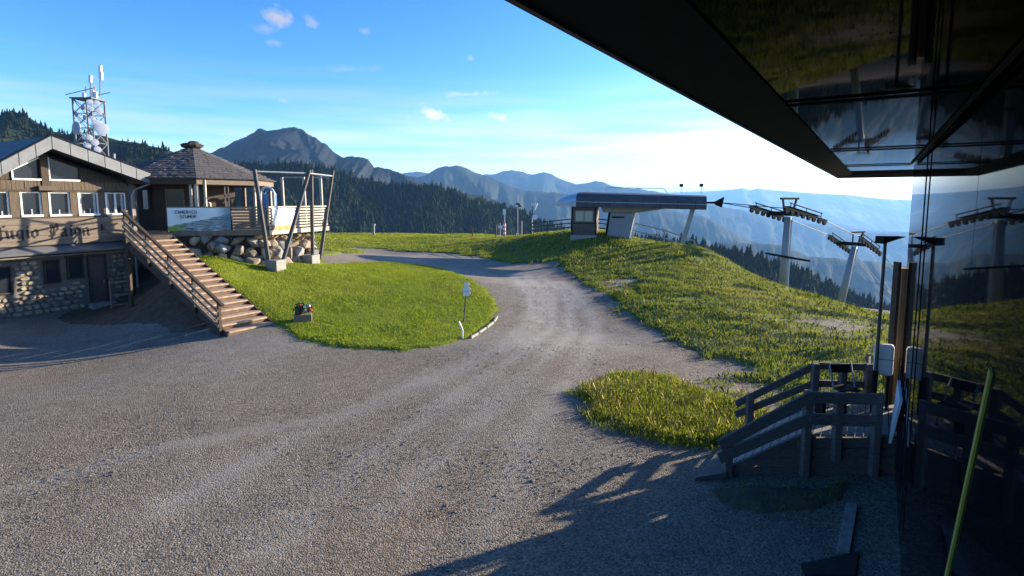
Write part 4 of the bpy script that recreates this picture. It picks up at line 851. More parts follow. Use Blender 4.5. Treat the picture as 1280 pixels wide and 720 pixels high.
# ================================================================== pavilion bar
def pavilion():
    C_ = V3(-18.0, 32.0, 0); g = thing('pavilion', (C_[0], C_[1], FLOOR), 'open octagonal pavilion bar with shingled cone roof on the terrace', 'pavilion')
    RE, ZE, ZA = 4.25, 6.12, 8.0; a0 = R(22.5+8)
    def oc(r_, i, z): t = a0+i*math.pi/4; return V3(C_[0]+r_*math.cos(t), C_[1]+r_*math.sin(t), z)
    apex = V3(C_[0], C_[1], ZA); V = [oc(RE, i, ZE) for i in range(8)]+[oc(RE, i, ZE-.06) for i in range(8)]+[apex, V3(C_[0], C_[1], ZA-.2)]
    rf = MB().quadmesh(V, [(i, (i+1) % 8, 16) for i in range(8)]+[(8+(i+1) % 8, 8+i, 17) for i in range(8)]+[(i, 8+i, 8+(i+1) % 8, (i+1) % 8) for i in range(8)]).build('roof', 'shingle', g)
    sh = MB(); nc = 15
    for i in range(8):
        A_, B_ = oc(RE+.08, i, ZE-.03), oc(RE+.08, i+1, ZE-.03); n_ = np.cross(B_-A_, apex-A_); n_ /= np.linalg.norm(n_)
        for c in range(nc):
            f0, f1 = c/nc, (c+1.5)/nc
            if f1 > 1: f1 = 1
            L0, R0 = A_+(apex-A_)*f0, B_+(apex-B_)*f0; L1, R1 = A_+(apex-A_)*f1, B_+(apex-B_)*f1; n = max(2, round(np.linalg.norm(R0-L0)/.24)); ph = rnd.random()*.5
            for k in range(n):
                s0, s1 = (k+.03)/n, (k+.97)/n; j = rnd.uniform(-.03, .03)/nc*3; e = .03+rnd.random()*.035; tp = n_*.008
                ex = (apex-A_)*j*.3
                q0, q1, q2, q3 = L0+(R0-L0)*s0+ex, L0+(R0-L0)*s1+ex, L1+(R1-L1)*s1, L1+(R1-L1)*s0
                sh.hexa([q0, q1, q2, q3], [q0+n_*e, q1+n_*e, q2+tp, q3+tp])
    so_ = sh.build('shingles', 'shingle', rf); so_['kind'] = 'stuff'
    rock(V3(C_[0], C_[1], ZA+.03), .55, .55, .16, 9).build('roof_cap', 'dark_wood', rf); rock(V3(C_[0]+.1, C_[1], ZA+.2), .25, .25, .1, 10).build('finial', 'dark_wood', rf)
    for i in range(8):
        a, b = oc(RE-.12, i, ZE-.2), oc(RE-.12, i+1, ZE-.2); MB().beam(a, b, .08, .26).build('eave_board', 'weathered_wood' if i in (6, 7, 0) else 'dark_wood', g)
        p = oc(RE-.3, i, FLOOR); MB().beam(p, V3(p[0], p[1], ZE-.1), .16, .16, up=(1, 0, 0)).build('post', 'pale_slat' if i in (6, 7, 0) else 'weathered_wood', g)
    for px in (239, 257): 
        a = P(px, 250, 28.75 if px == 257 else 28.6); MB().beam(V3(a[0], a[1], FLOOR), V3(a[0], a[1], ZE-.1), .1, .1, up=(1, 0, 0)).build('post', 'pale_slat', g)
    # inner bar room
    ri = 2.7
    for i in range(8):
        if i in (7, 0): continue
        a, b = oc(ri, i, 0), oc(ri, i+1, 0); o_ = (a+b)/2-C_; o_[2] = 0; o_ /= np.linalg.norm(o_)
        MB().hexa([a+Zv*FLOOR, b+Zv*FLOOR, b-o_*.08+Zv*FLOOR, a-o_*.08+Zv*FLOOR], [a+Zv*(ZE+.1), b+Zv*(ZE+.1), b-o_*.08+Zv*(ZE+.1), a-o_*.08+Zv*(ZE+.1)]).build('bar_wall', 'dark_wood', g)
        if i in (4, 5):
            d_ = (b-a)/np.linalg.norm(b-a); c = (a+b)/2
            wd = MB().hexa([c-d_*.4+o_*.005+Zv*(FLOOR+1.1), c+d_*.4+o_*.005+Zv*(FLOOR+1.1), c+d_*.4+o_*.03+Zv*(FLOOR+1.1), c-d_*.4+o_*.03+Zv*(FLOOR+1.1)], [c-d_*.4+o_*.005+Zv*(FLOOR+2.1), c+d_*.4+o_*.005+Zv*(FLOOR+2.1), c+d_*.4+o_*.03+Zv*(FLOOR+2.1), c-d_*.4+o_*.03+Zv*(FLOOR+2.1)]).build('window', 'window_glass', g)
            fr = MB()
            for z in (FLOOR+1.07, FLOOR+2.13): fr.beam(c-d_*.46+o_*.03+Zv*z, c+d_*.46+o_*.03+Zv*z, .06, .06)
            for s_ in (-.43, .43): fr.beam(c+d_*s_+o_*.03+Zv*(FLOOR+1.1), c+d_*s_+o_*.03+Zv*(FLOOR+2.1), .06, .06, up=tuple(d_))
            fr.build('frame', 'weathered_wood', wd)
    for i in (6,):
        a, b = oc(RE-.35, i, 0), oc(RE-.35, i+1, 0)
        MB().hexa([a+Zv*FLOOR, b+Zv*FLOOR, b+V3(0, .05, FLOOR), a+V3(0, .05, FLOOR)], [a+Zv*(FLOOR+1.0), b+Zv*(FLOOR+1.0), b+V3(0, .05, FLOOR+1.0), a+V3(0, .05, FLOOR+1.0)]).build('bar_counter', 'weathered_wood', g)
    # wind screen panes between the right-hand posts
    for i in (6, 7):
        a, b = oc(RE-.3, i, 0), oc(RE-.3, i+1, 0); d_ = (b-a)/np.linalg.norm(b-a)
        for k in range(2):
            p, q_ = a+(b-a)*(k/2+.03), a+(b-a)*((k+1)/2-.03); fr = MB()
            for z in (FLOOR+1.15, ZE-.35): fr.beam(p+Zv*z, q_+Zv*z, .05, .06)
            for e in (p, q_): fr.beam(e+Zv*(FLOOR+.1), e+Zv*(ZE-.3), .05, .06, up=tuple(d_))
            fr.build('screen_frame', 'grey_post', g)
    # things on and by the bar
    a = P(259, 253, 29.6); rock(V3(a[0], a[1], FLOOR+1.28), .22, .18, .2, 77).build('basket', 'boulder_a'); b_ = bpy.data.objects['basket']; tag(b_, 'round pale wicker basket on the pavilion bar counter', 'basket')
    p = P(335, 262, 31.5); bl = thing('play_frame', (p[0], p[1], FLOOR), 'blue and white rounded plastic frame on the terrace beside the pavilion', 'play frame')
    def arch(w_, h_, r_, m, nm, oy):
        pts = [V3(p[0]-w_/2, p[1]+oy, FLOOR)]+[V3(p[0]+w_/2*math.cos(t), p[1]+oy, FLOOR+h_-w_/2+w_/2*math.sin(t)) for t in np.linspace(math.pi, 0, 9)]+[V3(p[0]+w_/2, p[1]+oy, FLOOR)]
        MB().path(pts, r_).build(nm, m, bl)
    arch(.75, 2.3, .06, 'pale_blue', 'hoop', 0); arch(.62, 2.15, .05, 'blue_plastic', 'hoop', .35); MB().beam(V3(p[0]-.2, p[1]+.2, FLOOR+.1), V3(p[0]-.2, p[1]+.2, FLOOR+1.9), .3, .04, up=(0, 1, 0)).build('panel', 'blue_plastic', bl)
pavilion()
# ================================================================== telecom mast behind the hut
def mast():
    c = V3(-44.3, 60, 0); g = thing('telecom_mast', (c[0], c[1], 2), 'steel lattice telecom mast crowded with dishes behind the hut roof', 'mast')
    hw = .95; zt = 15.4; co = [V3(c[0]+sx*hw, c[1]+sy*hw, 0) for sx, sy in ((-1, -1), (1, -1), (1, 1), (-1, 1))]
    for p in co: MB().tube(p+Zv*1, p+Zv*zt, .09, n=6).build('leg', 'mast_steel', g)
    for i in range(4):
        a, b = co[i], co[(i+1) % 4]; mb = MB(); n = 9
        for k in range(n):
            z0, z1 = 2+(zt-2)*k/n, 2+(zt-2)*(k+1)/n; mb.tube(a+Zv*z0, b+Zv*z1, .045, n=5); mb.tube(b+Zv*z0, a+Zv*z1, .045, n=5); mb.tube(a+Zv*z1, b+Zv*z1, .05, n=5)
        mb.build('bracing', 'mast_steel', g)
    MB().box((c[0], c[1], zt+.05), (1.15, 1.15, .06)).build('platform', 'mast_steel', g)
    for s in (-1, 1): MB().tube(V3(c[0]-1.5, c[1]+s*1.1, zt+.35), V3(c[0]+1.5, c[1]+s*1.2, zt+1.0), .04, n=6).build('guard_rail', 'mast_steel', g)
    def pt(px, py, Y=58.6): return P(px, py, Y)
    for px, py, r_, m in ((95.5, 143, .26, 'dish_grey'), (96, 160, .66, 'dish_grey'), (122, 157, .58, 'dish_white'), (127.5, 161, .62, 'dish_white'), (124, 139, .32, 'dish_white'), (105, 171, .28, 'dish_white'), (112, 172, .3, 'dish_white'), (119, 178, .34, 'dish_white'), (110, 182, .28, 'dish_white'), (122, 187, .33, 'dish_white'), (106, 180, .24, 'dish_white'), (114, 136, .26, 'dish_white'), (112, 128, .3, 'dish_white'), (116, 148, .24, 'dish_white'), (106, 147, .26, 'dish_grey'), (121, 129, .3, 'dish_white'), (104, 134, .3, 'dish_grey')):
        q_ = pt(px, py); dr = V3(.55 if px > 108 else -.35, -.85, 0); d_ = MB().disc(q_, dr, r_, r_*.35, 16).build('dish', m, g, smooth_=False)
        MB().tube(q_-dr*.1, V3(c[0]+np.clip(q_[0]-c[0], -hw, hw), c[1]-hw, q_[2]), .04, n=5).build('arm', 'mast_steel', d_)
    for px, y0, y1, r_, m in ((125, 120, 90, .05, 'mast_steel'), (113, 120, 98, .05, 'mast_steel'), (107, 120, 108, .04, 'mast_steel'), (118, 120, 108, .05, 'antenna_red')):
        a, b = pt(px, y0, 60), pt(px, y1, 60); MB().tube(a, b, r_, n=6).build('antenna_pole', m, g)
    for px, y0, y1 in ((125.5, 98, 82), (126.5, 100, 90), (113, 103, 94), (105, 124, 116), (116.5, 125, 113), (120, 124, 115)):
        a, b = pt(px, y0, 59.8), pt(px, y1, 59.8); MB().tube(a, b, .17, n=8).build('panel_antenna', 'dish_white', g)
mast()
# ================================================================== lift station
def lift_station():
    e0, e1 = P(697, 250, 47.2), P(882, 254, 44.0); z0 = 4.55
    ax = e1-e0; ax[2] = 0; L_ = np.linalg.norm(ax); ax /= L_; nr = V3(ax[1], -ax[0], 0)     # nr looks to the camera
    o = V3(e0[0], e0[1], 0)
    def q(s, n_, z): return o+ax*s+nr*n_+Zv*z
    g = thing('lift_station', q(4.5, 0, 1.8), 'chairlift station with long dark canopy over hut and pedestal on the knoll', 'lift station')
    # canopy: rounded nose at the left, boxed stern at the right, lofted sections
    def sec(s):
        k = min(1, max(.0, s/2.4)); k = math.sin(k*math.pi/2)**.7; hw = 1.55*(.35+.65*k); zb = 4.50-.02*s; top = zb+.45+.78*k-.012*s
        return [q(s, hw, zb), q(s, hw+.05, zb+.34), q(s, hw-.05, zb+.55*(top-zb)+.05), q(s, hw*.72, top-.12), q(s, hw*.25, top), q(s, -hw*.25, top), q(s, -hw*.72, top-.12), q(s, -hw+.05, zb+.55*(top-zb)+.05), q(s, -hw-.05, zb+.34), q(s, -hw, zb)]
    ss = [0, .25, .6, 1.1, 1.8, 2.4]+list(np.linspace(3.2, L_, 10)); S = [sec(s) for s in ss]; n = 10; V = [p for s_ in S for p in s_]
    def band(k0, k1, s0, s1): return [(j*n+k, (j+1)*n+k, (j+1)*n+(k+1) % n, j*n+(k+1) % n) for j in range(s0, s1) for k in range(k0, k1)]
    m = len(ss)
    cn = MB().quadmesh(V, band(0, 9, 4, m-1)+[tuple(range((m-1)*n, m*n))]+[(j*n+9, j*n, (j+1)*n, (j+1)*n+9) for j in range(m-1)]).build('canopy', 'canopy_paint', g)
    MB().quadmesh(V, band(0, 9, 0, 4)+[tuple(range(n))[::-1]]).build('canopy_nose', 'canopy_pale', cn)
    MB().beam(q(1.4, 1.63, 4.88), q(L_-.05, 1.63, 4.66), .03, .06).build('side_stripe', 'metal_grey', cn)
    for s in np.linspace(3.2, L_-.8, 7): MB().beam(q(s, 1.6, 4.5-.02*s+.05), q(s, 1.6, 5.1-.02*s), .02, .03, up=tuple(ax)).build('panel_joint', 'dark_steel', cn)
    MB().path([q(4, .2, 5.72), q(4.2, .2, 6.0), q(8.6, .2, 5.92), q(8.8, .2, 5.62)], .03, 6).build('roof_rail', 'galvanised', cn)
    for s in (9.9, 11.4):
        MB().tube(q(s, 0, 5.5), q(s, 0, 6.1), .02, n=5).build('flood_light_stem', 'dark_steel', cn); MB().box(q(s, 0, 6.15), (.12, .1, .12)).build('flood_light', 'dark_steel', cn)
    # operator hut
    a, b = P(716, 258, 46.2), P(746, 258, 45.9); s0, s1 = (a-o)@ax, (b-o)@ax; zb, zt = 2.15, 4.48
    ht = MB().hexa([q(s0, 1.0, zb), q(s1, 1.0, zb), q(s1, -1.0, zb), q(s0, -1.0, zb)], [q(s0, 1.0, zt), q(s1, 1.0, zt), q(s1, -1.0, zt), q(s0, -1.0, zt)]).build('operator_hut', 'hut_panel', g)
    MB().hexa([q(s0-.1, 1.1, zb-.5), q(s1+.1, 1.1, zb-.5), q(s1+.1, -1.1, zb-.5), q(s0-.1, -1.1, zb-.5)], [q(s0-.1, 1.1, zb), q(s1+.1, 1.1, zb), q(s1+.1, -1.1, zb), q(s0-.1, -1.1, zb)]).build('hut_plinth', 'concrete', ht)
    wa, wb = s0+.28, s1-.22
    for i in range(2):
        x0 = wa+(wb-wa)*i/2+.02; x1 = wa+(wb-wa)*(i+1)/2-.02
        pn = MB().hexa([q(x0, 1.012, 3.3), q(x1, 1.012, 3.3), q(x1, 1.03, 3.3), q(x0, 1.03, 3.3)], [q(x0, 1.012, 4.1), q(x1, 1.012, 4.1), q(x1, 1.03, 4.1), q(x0, 1.03, 4.1)]).build('window_pane', 'hut_glass', ht)
    fr = MB()
    for z in (3.26, 4.14): fr.beam(q(wa-.04, 1.03, z), q(wb+.04, 1.03, z), .05, .07)
    for x in (wa-.04, (wa+wb)/2, wb+.04): fr.beam(q(x, 1.03, 3.3), q(x, 1.03, 4.1), .05, .07, up=tuple(ax))
    fr.build('window_frame', 'weathered_wood', ht)
    for x in (s0, s1): MB().beam(q(x, 1.02, zb), q(x, 1.02, zt), .08, .08, up=tuple(ax)).build('corner_post', 'dark_steel', ht)
    MB().beam(q(s0, 1.03, 3.1), q(s1, 1.03, 3.1), .03, .04).build('wall_batten', 'dark_steel', ht)
    # drive pedestal: splayed legs meeting under the canopy
    p0, p1 = (P(757, 296, 45.4)-o)@ax, (P(786, 302, 45.2)-o)@ax; t0, t1 = (P(765, 262, 45.4)-o)@ax, (P(793, 262, 45.2)-o)@ax
    zg = min(gz(*q(p0, 0, 0)[:2]), gz(*q(p1, 0, 0)[:2]))-.3
    MB().hexa([q(p0, .7, zg), q(p1, .7, zg), q(p1, -.7, zg), q(p0, -.7, zg)], [q(t0-.15, .6, 4.0), q(t1+.1, .6, 4.0), q(t1+.1, -.6, 4.0), q(t0-.15, -.6, 4.0)]).build('pedestal', 'pedestal_paint', g, bevel=.05)
    MB().hexa([q(t0-.7, .8, 4.0), q(t1+.4, .8, 4.0), q(t1+.4, -.8, 4.0), q(t0-.7, -.8, 4.0)], [q(t0-.9, .9, 4.46), q(t1+2.8, .9, 4.40), q(t1+2.8, -.9, 4.40), q(t0-.9, -.9, 4.46)]).build('drive_frame', 'metal_grey', g)
    MB().beam(q(p1+.08, .72, zg), q(t1+.2, .62, 4.0), .07, .1).build('pedestal_lit_edge', 'dish_white', g); MB().beam(q(p0-.05, .74, zg), q(t0-.2, .64, 4.0), .09, .14).build('pedestal_strut', 'dark_steel', g)  # white bar paints the sunlit right edge of the pedestal
    MB().beam(q(t0, .66, 3.62), q(t0+1.0, .64, 3.62), .03, .12).build('name_strip', 'dark_steel', g)
    a, b = P(866, 262, 44.2), P(850, 309, 44.4); MB().beam(V3(a[0], a[1], 4.3), V3(b[0], b[1], gz(b[0], b[1])-.3), .28, .34, up=tuple(ax)).build('stern_leg', 'metal_grey', g)
    # chair guide behind the stern
    MB().hexa([q(L_, .12, 4.72), q(L_+.7, .12, 4.70), q(L_+.7, -.12, 4.70), q(L_, -.12, 4.72)], [q(L_, .12, 4.86), q(L_+.7, .12, 4.88), q(L_+.7, -.12, 4.88), q(L_, -.12, 4.86)]).build('rope_guide', 'dark_steel', g)
    MB().hexa([q(L_+.7, .2, 4.62), q(L_+1.2, .2, 4.42), q(L_+1.2, -.2, 4.42), q(L_+.7, -.2, 4.62)], [q(L_+.7, .2, 4.9), q(L_+1.35, .2, 5.25), q(L_+1.35, -.2, 5.25), q(L_+.7, -.2, 4.9)]).build('guide_flare', 'dark_steel', g)
    return q, L_
SQ, SL = lift_station()
# ================================================================== lift towers and ropes
RD = V3(.86, .50, 0); RD /= np.linalg.norm(RD); RS = V3(-RD[1], RD[0], 0)
def lift_tower(base, top, slope, half, label, plat=None, frame_up=1.2):
    g = thing('lift_tower', base, label, 'lift tower', 'chairlift towers')
    MB().tube(base-Zv*.6, top, .36, .27, n=14).build('pole', 'galvanised', g, smooth_=True)
    MB().beam(base+V3(.36, -.14, 0), top+V3(.28, -.10, -.2), .10, .07, up=(1, 0, 0)).build('ladder', 'dish_white', g)
    up = top-base; up /= np.linalg.norm(up); dr = RD+Zv*slope; dr /= np.linalg.norm(dr); C_ = top+up*.25; off = 1.5
    MB().beam(C_-RS*off, C_+RS*off, .3, .35).build('cross_arm', 'dark_steel', g)
    for s in (-1, 1):
        c = C_+RS*off*s; n = 8; tr = MB().beam(c-dr*half, c+dr*half, .10, .12).build('sheave_beam', 'dark_steel', g)
        for i in range(n):
            x = c+dr*half*(-1+2*(i+.5)/n); MB().tube(x-RS*.08-up*.22, x+RS*.08-up*.22, .20, n=12).build('sheave', 'dark_steel', tr)
            if i % 2 == 0: MB().beam(x-up*.02+dr*.2, x+dr*(2*half/n)*.9-up*.16, .16, .10).build('rocker', 'dark_steel', tr)
        MB().path([c-dr*half*.75+up*.45, c+dr*half*.75+up*.45], .05, 6).build('catwalk_rail', 'dark_steel', tr); MB().beam(c-dr*half*.72+up*.2+RS*.25, c+dr*half*.72+up*.2+RS*.25, .4, .05).build('catwalk', 'dark_steel', tr)
        for k in (-.7, 0, .7): MB().tube(c+dr*half*k, c+dr*half*k+up*.45, .03, n=5).build('stanchion', 'dark_steel', tr)
    A_, B_ = C_-RS*.95, C_+RS*.95
    f0, f1 = C_-RD*.85+up*frame_up, C_+RD*.95+up*frame_up
    fm = MB().beam(f0-RD*.25, f1+RD*.25, .16, .16); fm.beam(C_-RD*.45, f0, .12, .12); fm.beam(C_+RD*.55, f1, .12, .12); fm.build('lifting_frame', 'dark_steel', g)
    if plat is not None:
        a, b = plat; MB().beam(a, b, .5, .16).build('service_platform', 'dark_steel', g)
    return C_, dr, off
b1 = P(978, 357, 45); b1[2] = min(b1[2], gz(b1[0], b1[1])+.1); t1 = P(985, 271, 45)
b2 = P(1049, 377, 56); b2[2] -= .5; t2 = P(1068, 308, 56)
T1 = lift_tower(b1, t1, -.20, 2.9, 'nearer lift tower with broad sheave trains and a service platform halfway up', (P(959, 317, 44.4), P(1010, 326, 45.2)))
T2 = lift_tower(b2, t2, -.42, 2.3, 'farther leaning lift tower just left of the lamp post')
def rope(name, pts, label):
    out = []
    for a, b in zip(pts[:-1], pts[1:]):
        L_ = np.linalg.norm(b-a)
        for k in np.linspace(0, 1, 9)[:-1]: p = a+(b-a)*k; out.append(p-Zv*.0009*L_*L_*4*k*(1-k)*.25)
    out.append(pts[-1]); tag(MB().path(out, .035, 6).build(name, 'rope_steel'), label, 'rope', 'chairlift ropes')
for s, lab in ((-1, 'steel haul rope on the near side of the lift towers'), (1, 'steel haul rope on the far side of the lift towers')):
    pts = [SQ(SL+1.1, -s*1.0, 4.80)]
    for C_, dr, off in (T1, T2): c = C_+RS*off*s-Zv*.05; pts += [c-dr*2.6, c+dr*2.6]
    pts += [pts[-1]+T2[1]*60+V3(0, 0, -9)]
    rope('haul_rope', pts, lab)
# ================================================================== fences, poles and signals on the knoll
def knoll_things():
    def fence(pts, label, hgt=1.0, rails=(.45, .9), m='grey_post', span=2.2):
        P0 = [V3(p[0], p[1], 0) for p in pts]; g = thing('rail_fence', (P0[0][0], P0[0][1], gz(P0[0][0], P0[0][1])), label, 'fence'); prev = None
        for a, b in zip(P0[:-1], P0[1:]):
            n = max(1, round(np.linalg.norm(b-a)/span))
            for i in range(n+1):
                c = a+(b-a)*i/n; c[2] = gz(c[0], c[1])
                if i > 0 or prev is None: MB().beam(c-Zv*.2, c+Zv*hgt, .10, .10, up=(1, 0, 0)).build('post', m, g)
                if prev is not None and i > 0:
                    for z in rails: MB().beam(prev+Zv*z, c+Zv*z, .05, .10).build('rail', m, g)
                prev = c
    fence([P(664, 290, 53), P(684, 288, 51), P(714, 287, 48.6)], 'grey rail fence rising to the left side of the operator hut', 1.25, (.5, .85, 1.2))
    fence([P(746, 290, 47.2), P(760, 294, 46.6)], 'short rail fence between operator hut and pedestal', 1.2, (.4, .8, 1.15))
    fence([P(790, 302, 46.5), P(830, 307, 46.2), P(868, 311, 46)], 'thin wire fence under the stern of the lift canopy', 1.3, (.65, 1.28), 'galvanised', 2.6)
    def pole(px, py, Y, top, r_, name, label, cat, m='galvanised'):
        b = P(px, py, Y); z = gz(b[0], b[1]); t = P(px, top, Y); g = thing(name, (b[0], b[1], z), label, cat); MB().tube(V3(b[0], b[1], z-.2), V3(t[0], t[1], t[2]), r_, n=8).build('pole', m, g); return g, V3(b[0], b[1], z), t
    g, b, t = pole(647, 291, 55, 243, .045, 'signal_lamp_pole', 'slim pole with dark hooded lamp and white foot on the knoll', 'lamp')
    c = P(647, 257, 55); MB().hexa([c+V3(-.42, -.3, -.12), c+V3(.42, -.3, -.12), c+V3(.42, .3, -.12), c+V3(-.42, .3, -.12)], [c+V3(-.12, -.1, .25), c+V3(.12, -.1, .25), c+V3(.12, .1, .25), c+V3(-.12, .1, .25)]).build('lamp_hood', 'dark_steel', g); MB().box(c+V3(-.1, -.31, -.02), (.16, .02, .1)).build('lamp_face', 'dish_white', g)
    MB().box(b+Zv*.15, (.13, .13, .22)).build('foot', 'white_paint', g)
    pole(652, 291, 55.5, 276, .06, 'marker_post', 'short grey marker post right beside the hooded lamp pole', 'post')
    g, b, t = pole(665, 290, 54, 270, .06, 'speaker_pole', 'grey pole with white horn and disc left of the operator hut', 'pole')
    tp = P(666, 268, 54); MB().tube(t, V3(t[0]+.1, t[1], P(666, 256, 54)[2]), .04, n=6).build('upper_pole', 'dark_steel', g)
    MB().disc(P(668.5, 271.5, 53.9), (.1, -1, .1), .26, .1, 14).build('disc', 'dish_white', g); MB().tube(P(671, 254, 53.9), P(668, 263, 53.9), .12, .05, n=8).build('horn', 'dish_white', g); MB().box(P(666, 255.5, 53.9), (.14, .1, .12)).build('lamp_box', 'dish_white', g)
    g, b, t = pole(630.5, 294, 57, 262, .05, 'padded_pole', 'pole with pink padding and small white sign on the knoll edge', 'pole')
    MB().tube(b+Zv*.1, b+Zv*1.55, .15, n=10).build('padding', 'pink_pad', g)
    for z in (.45, .85, 1.25): MB().tube(b+Zv*z, b+Zv*(z+.14), .156, n=10).build('white_band', 'dish_white', g)
    MB().box(V3(b[0], b[1]-.06, P(630, 265, 57)[2]), (.16, .03, .3)).build('sign', 'dish_white', g)
    g, b, t = pole(625, 294, 56.5, 279, .05, 'notice_post', 'low post with white and pink notice beside the padded pole', 'notice')
    MB().box(V3(b[0]+.03, b[1]-.05, b[2]+1.15), (.22, .02, .17)).build('notice', 'dish_white', g); MB().box(V3(b[0]-.1, b[1]-.075, b[2]+1.06), (.08, .01, .06)).build('mark', 'pink_pad', g)
    pole(620, 294, 57.5, 281, .07, 'wooden_stake', 'plain grey stake left of the white and pink notice', 'stake', 'grey_post')
    pole(590.5, 298, 62, 284, .07, 'wooden_stake', 'dark lone stake at the edge of the far field', 'stake', 'dark_wood')
    g, b, t = pole(467, 294, 76, 281, .16, 'stone_post', 'squat pale post at the far edge of the field left', 'post', 'concrete')
    MB().box(V3(b[0], b[1], t[2]), (.22, .22, .12)).build('cap', 'concrete', g)
knoll_things()
# ================================================================== things on the lawn
def lawn_things():
    b = hit(579, 405); g = thing('sign_post', b, 'thin post with white arrow signs standing on the lawn tip', 'sign post')
    t = P(584, 353, b[1]); MB().tube(b-Zv*.1, V3(t[0], t[1], t[2]), .028, n=8).build('pole', 'grey_post', g)
    for k, (y0, w_) in enumerate(((356, .10), (362, .17), (367, .15))):
        c = P(583.5, y0, b[1]-.04); sg = 1 if k % 2 else -1
        MB().prism([c+V3(-w_, 0, -.09), c+V3(w_*.6, 0, -.09), c+V3(w_*1.1, 0, 0), c+V3(w_*.6, 0, .09), c+V3(-w_, 0, .09)], (0, -.02, 0)).build('sign_plate', 'white_paint', g)
    b = hit(578, 424); g = thing('marker_stick', b, 'short bent white marker stick at the lawn edge', 'marker')
    MB().path([b-Zv*.1, b+Zv*.35, P(573.5, 402, b[1])], .035, 8).build('stick', 'white_paint', g)
    # pale edging logs along the lawn tip
    pts = hits([(588, 424), (598, 418), (608, 411), (617, 404), (622, 397)])
    for i, (a, c) in enumerate(zip(pts[:-1], pts[1:])):
        tag(MB().beam(a+(c-a)*.06+Zv*.05, a+(c-a)*.94+Zv*.05, .07, .09).build('edging_log', 'concrete', bevel=.01), ['first', 'second', 'third', 'last'][i]+' pale edging log from the white stick along the lawn tip', 'edging', 'edging logs at the lawn tip')
    # planter by the stairs
    b = hit(379, 403); g = thing('planter', b, 'dark wooden planter trough with flowers at the foot of the lawn', 'planter')
    X, Y = V3(.95, .3, 0), V3(-.3, .95, 0)
    MB().box(b+Zv*.12, (.34, .2, .22), (X, Y, Zv)).build('trough', 'weathered_wood', g, bevel=.02)
    MB().box(b+Zv*.42-X*.16, (.13, .13, .22), (X, Y, Zv)).build('tall_pot', 'dark_wood', g, bevel=.02)
    mb = MB(); r_ = np.random.default_rng(4)
    for i in range(150):
        p = b+Zv*(.42+r_.random()*.35)+X*(r_.random()-.5)*.6+Y*(r_.random()-.5)*.35; d_ = r_.normal(size=3)*.05; e = r_.normal(size=3)*.05; mb.quadmesh([p, p+d_, p+d_+e, p+e], [(0, 1, 2, 3)])
    o_ = mb.build('foliage', 'leaf', g); o_['kind'] = 'stuff'
    for i in range(6): p = b+Zv*(.5+r_.random()*.25)+X*(r_.random()-.3)*.5-Y*.15; rock(p, .05, .05, .05, 40+i).build('bloom', 'flower_red' if i < 3 else 'white_paint', g)
lawn_things()
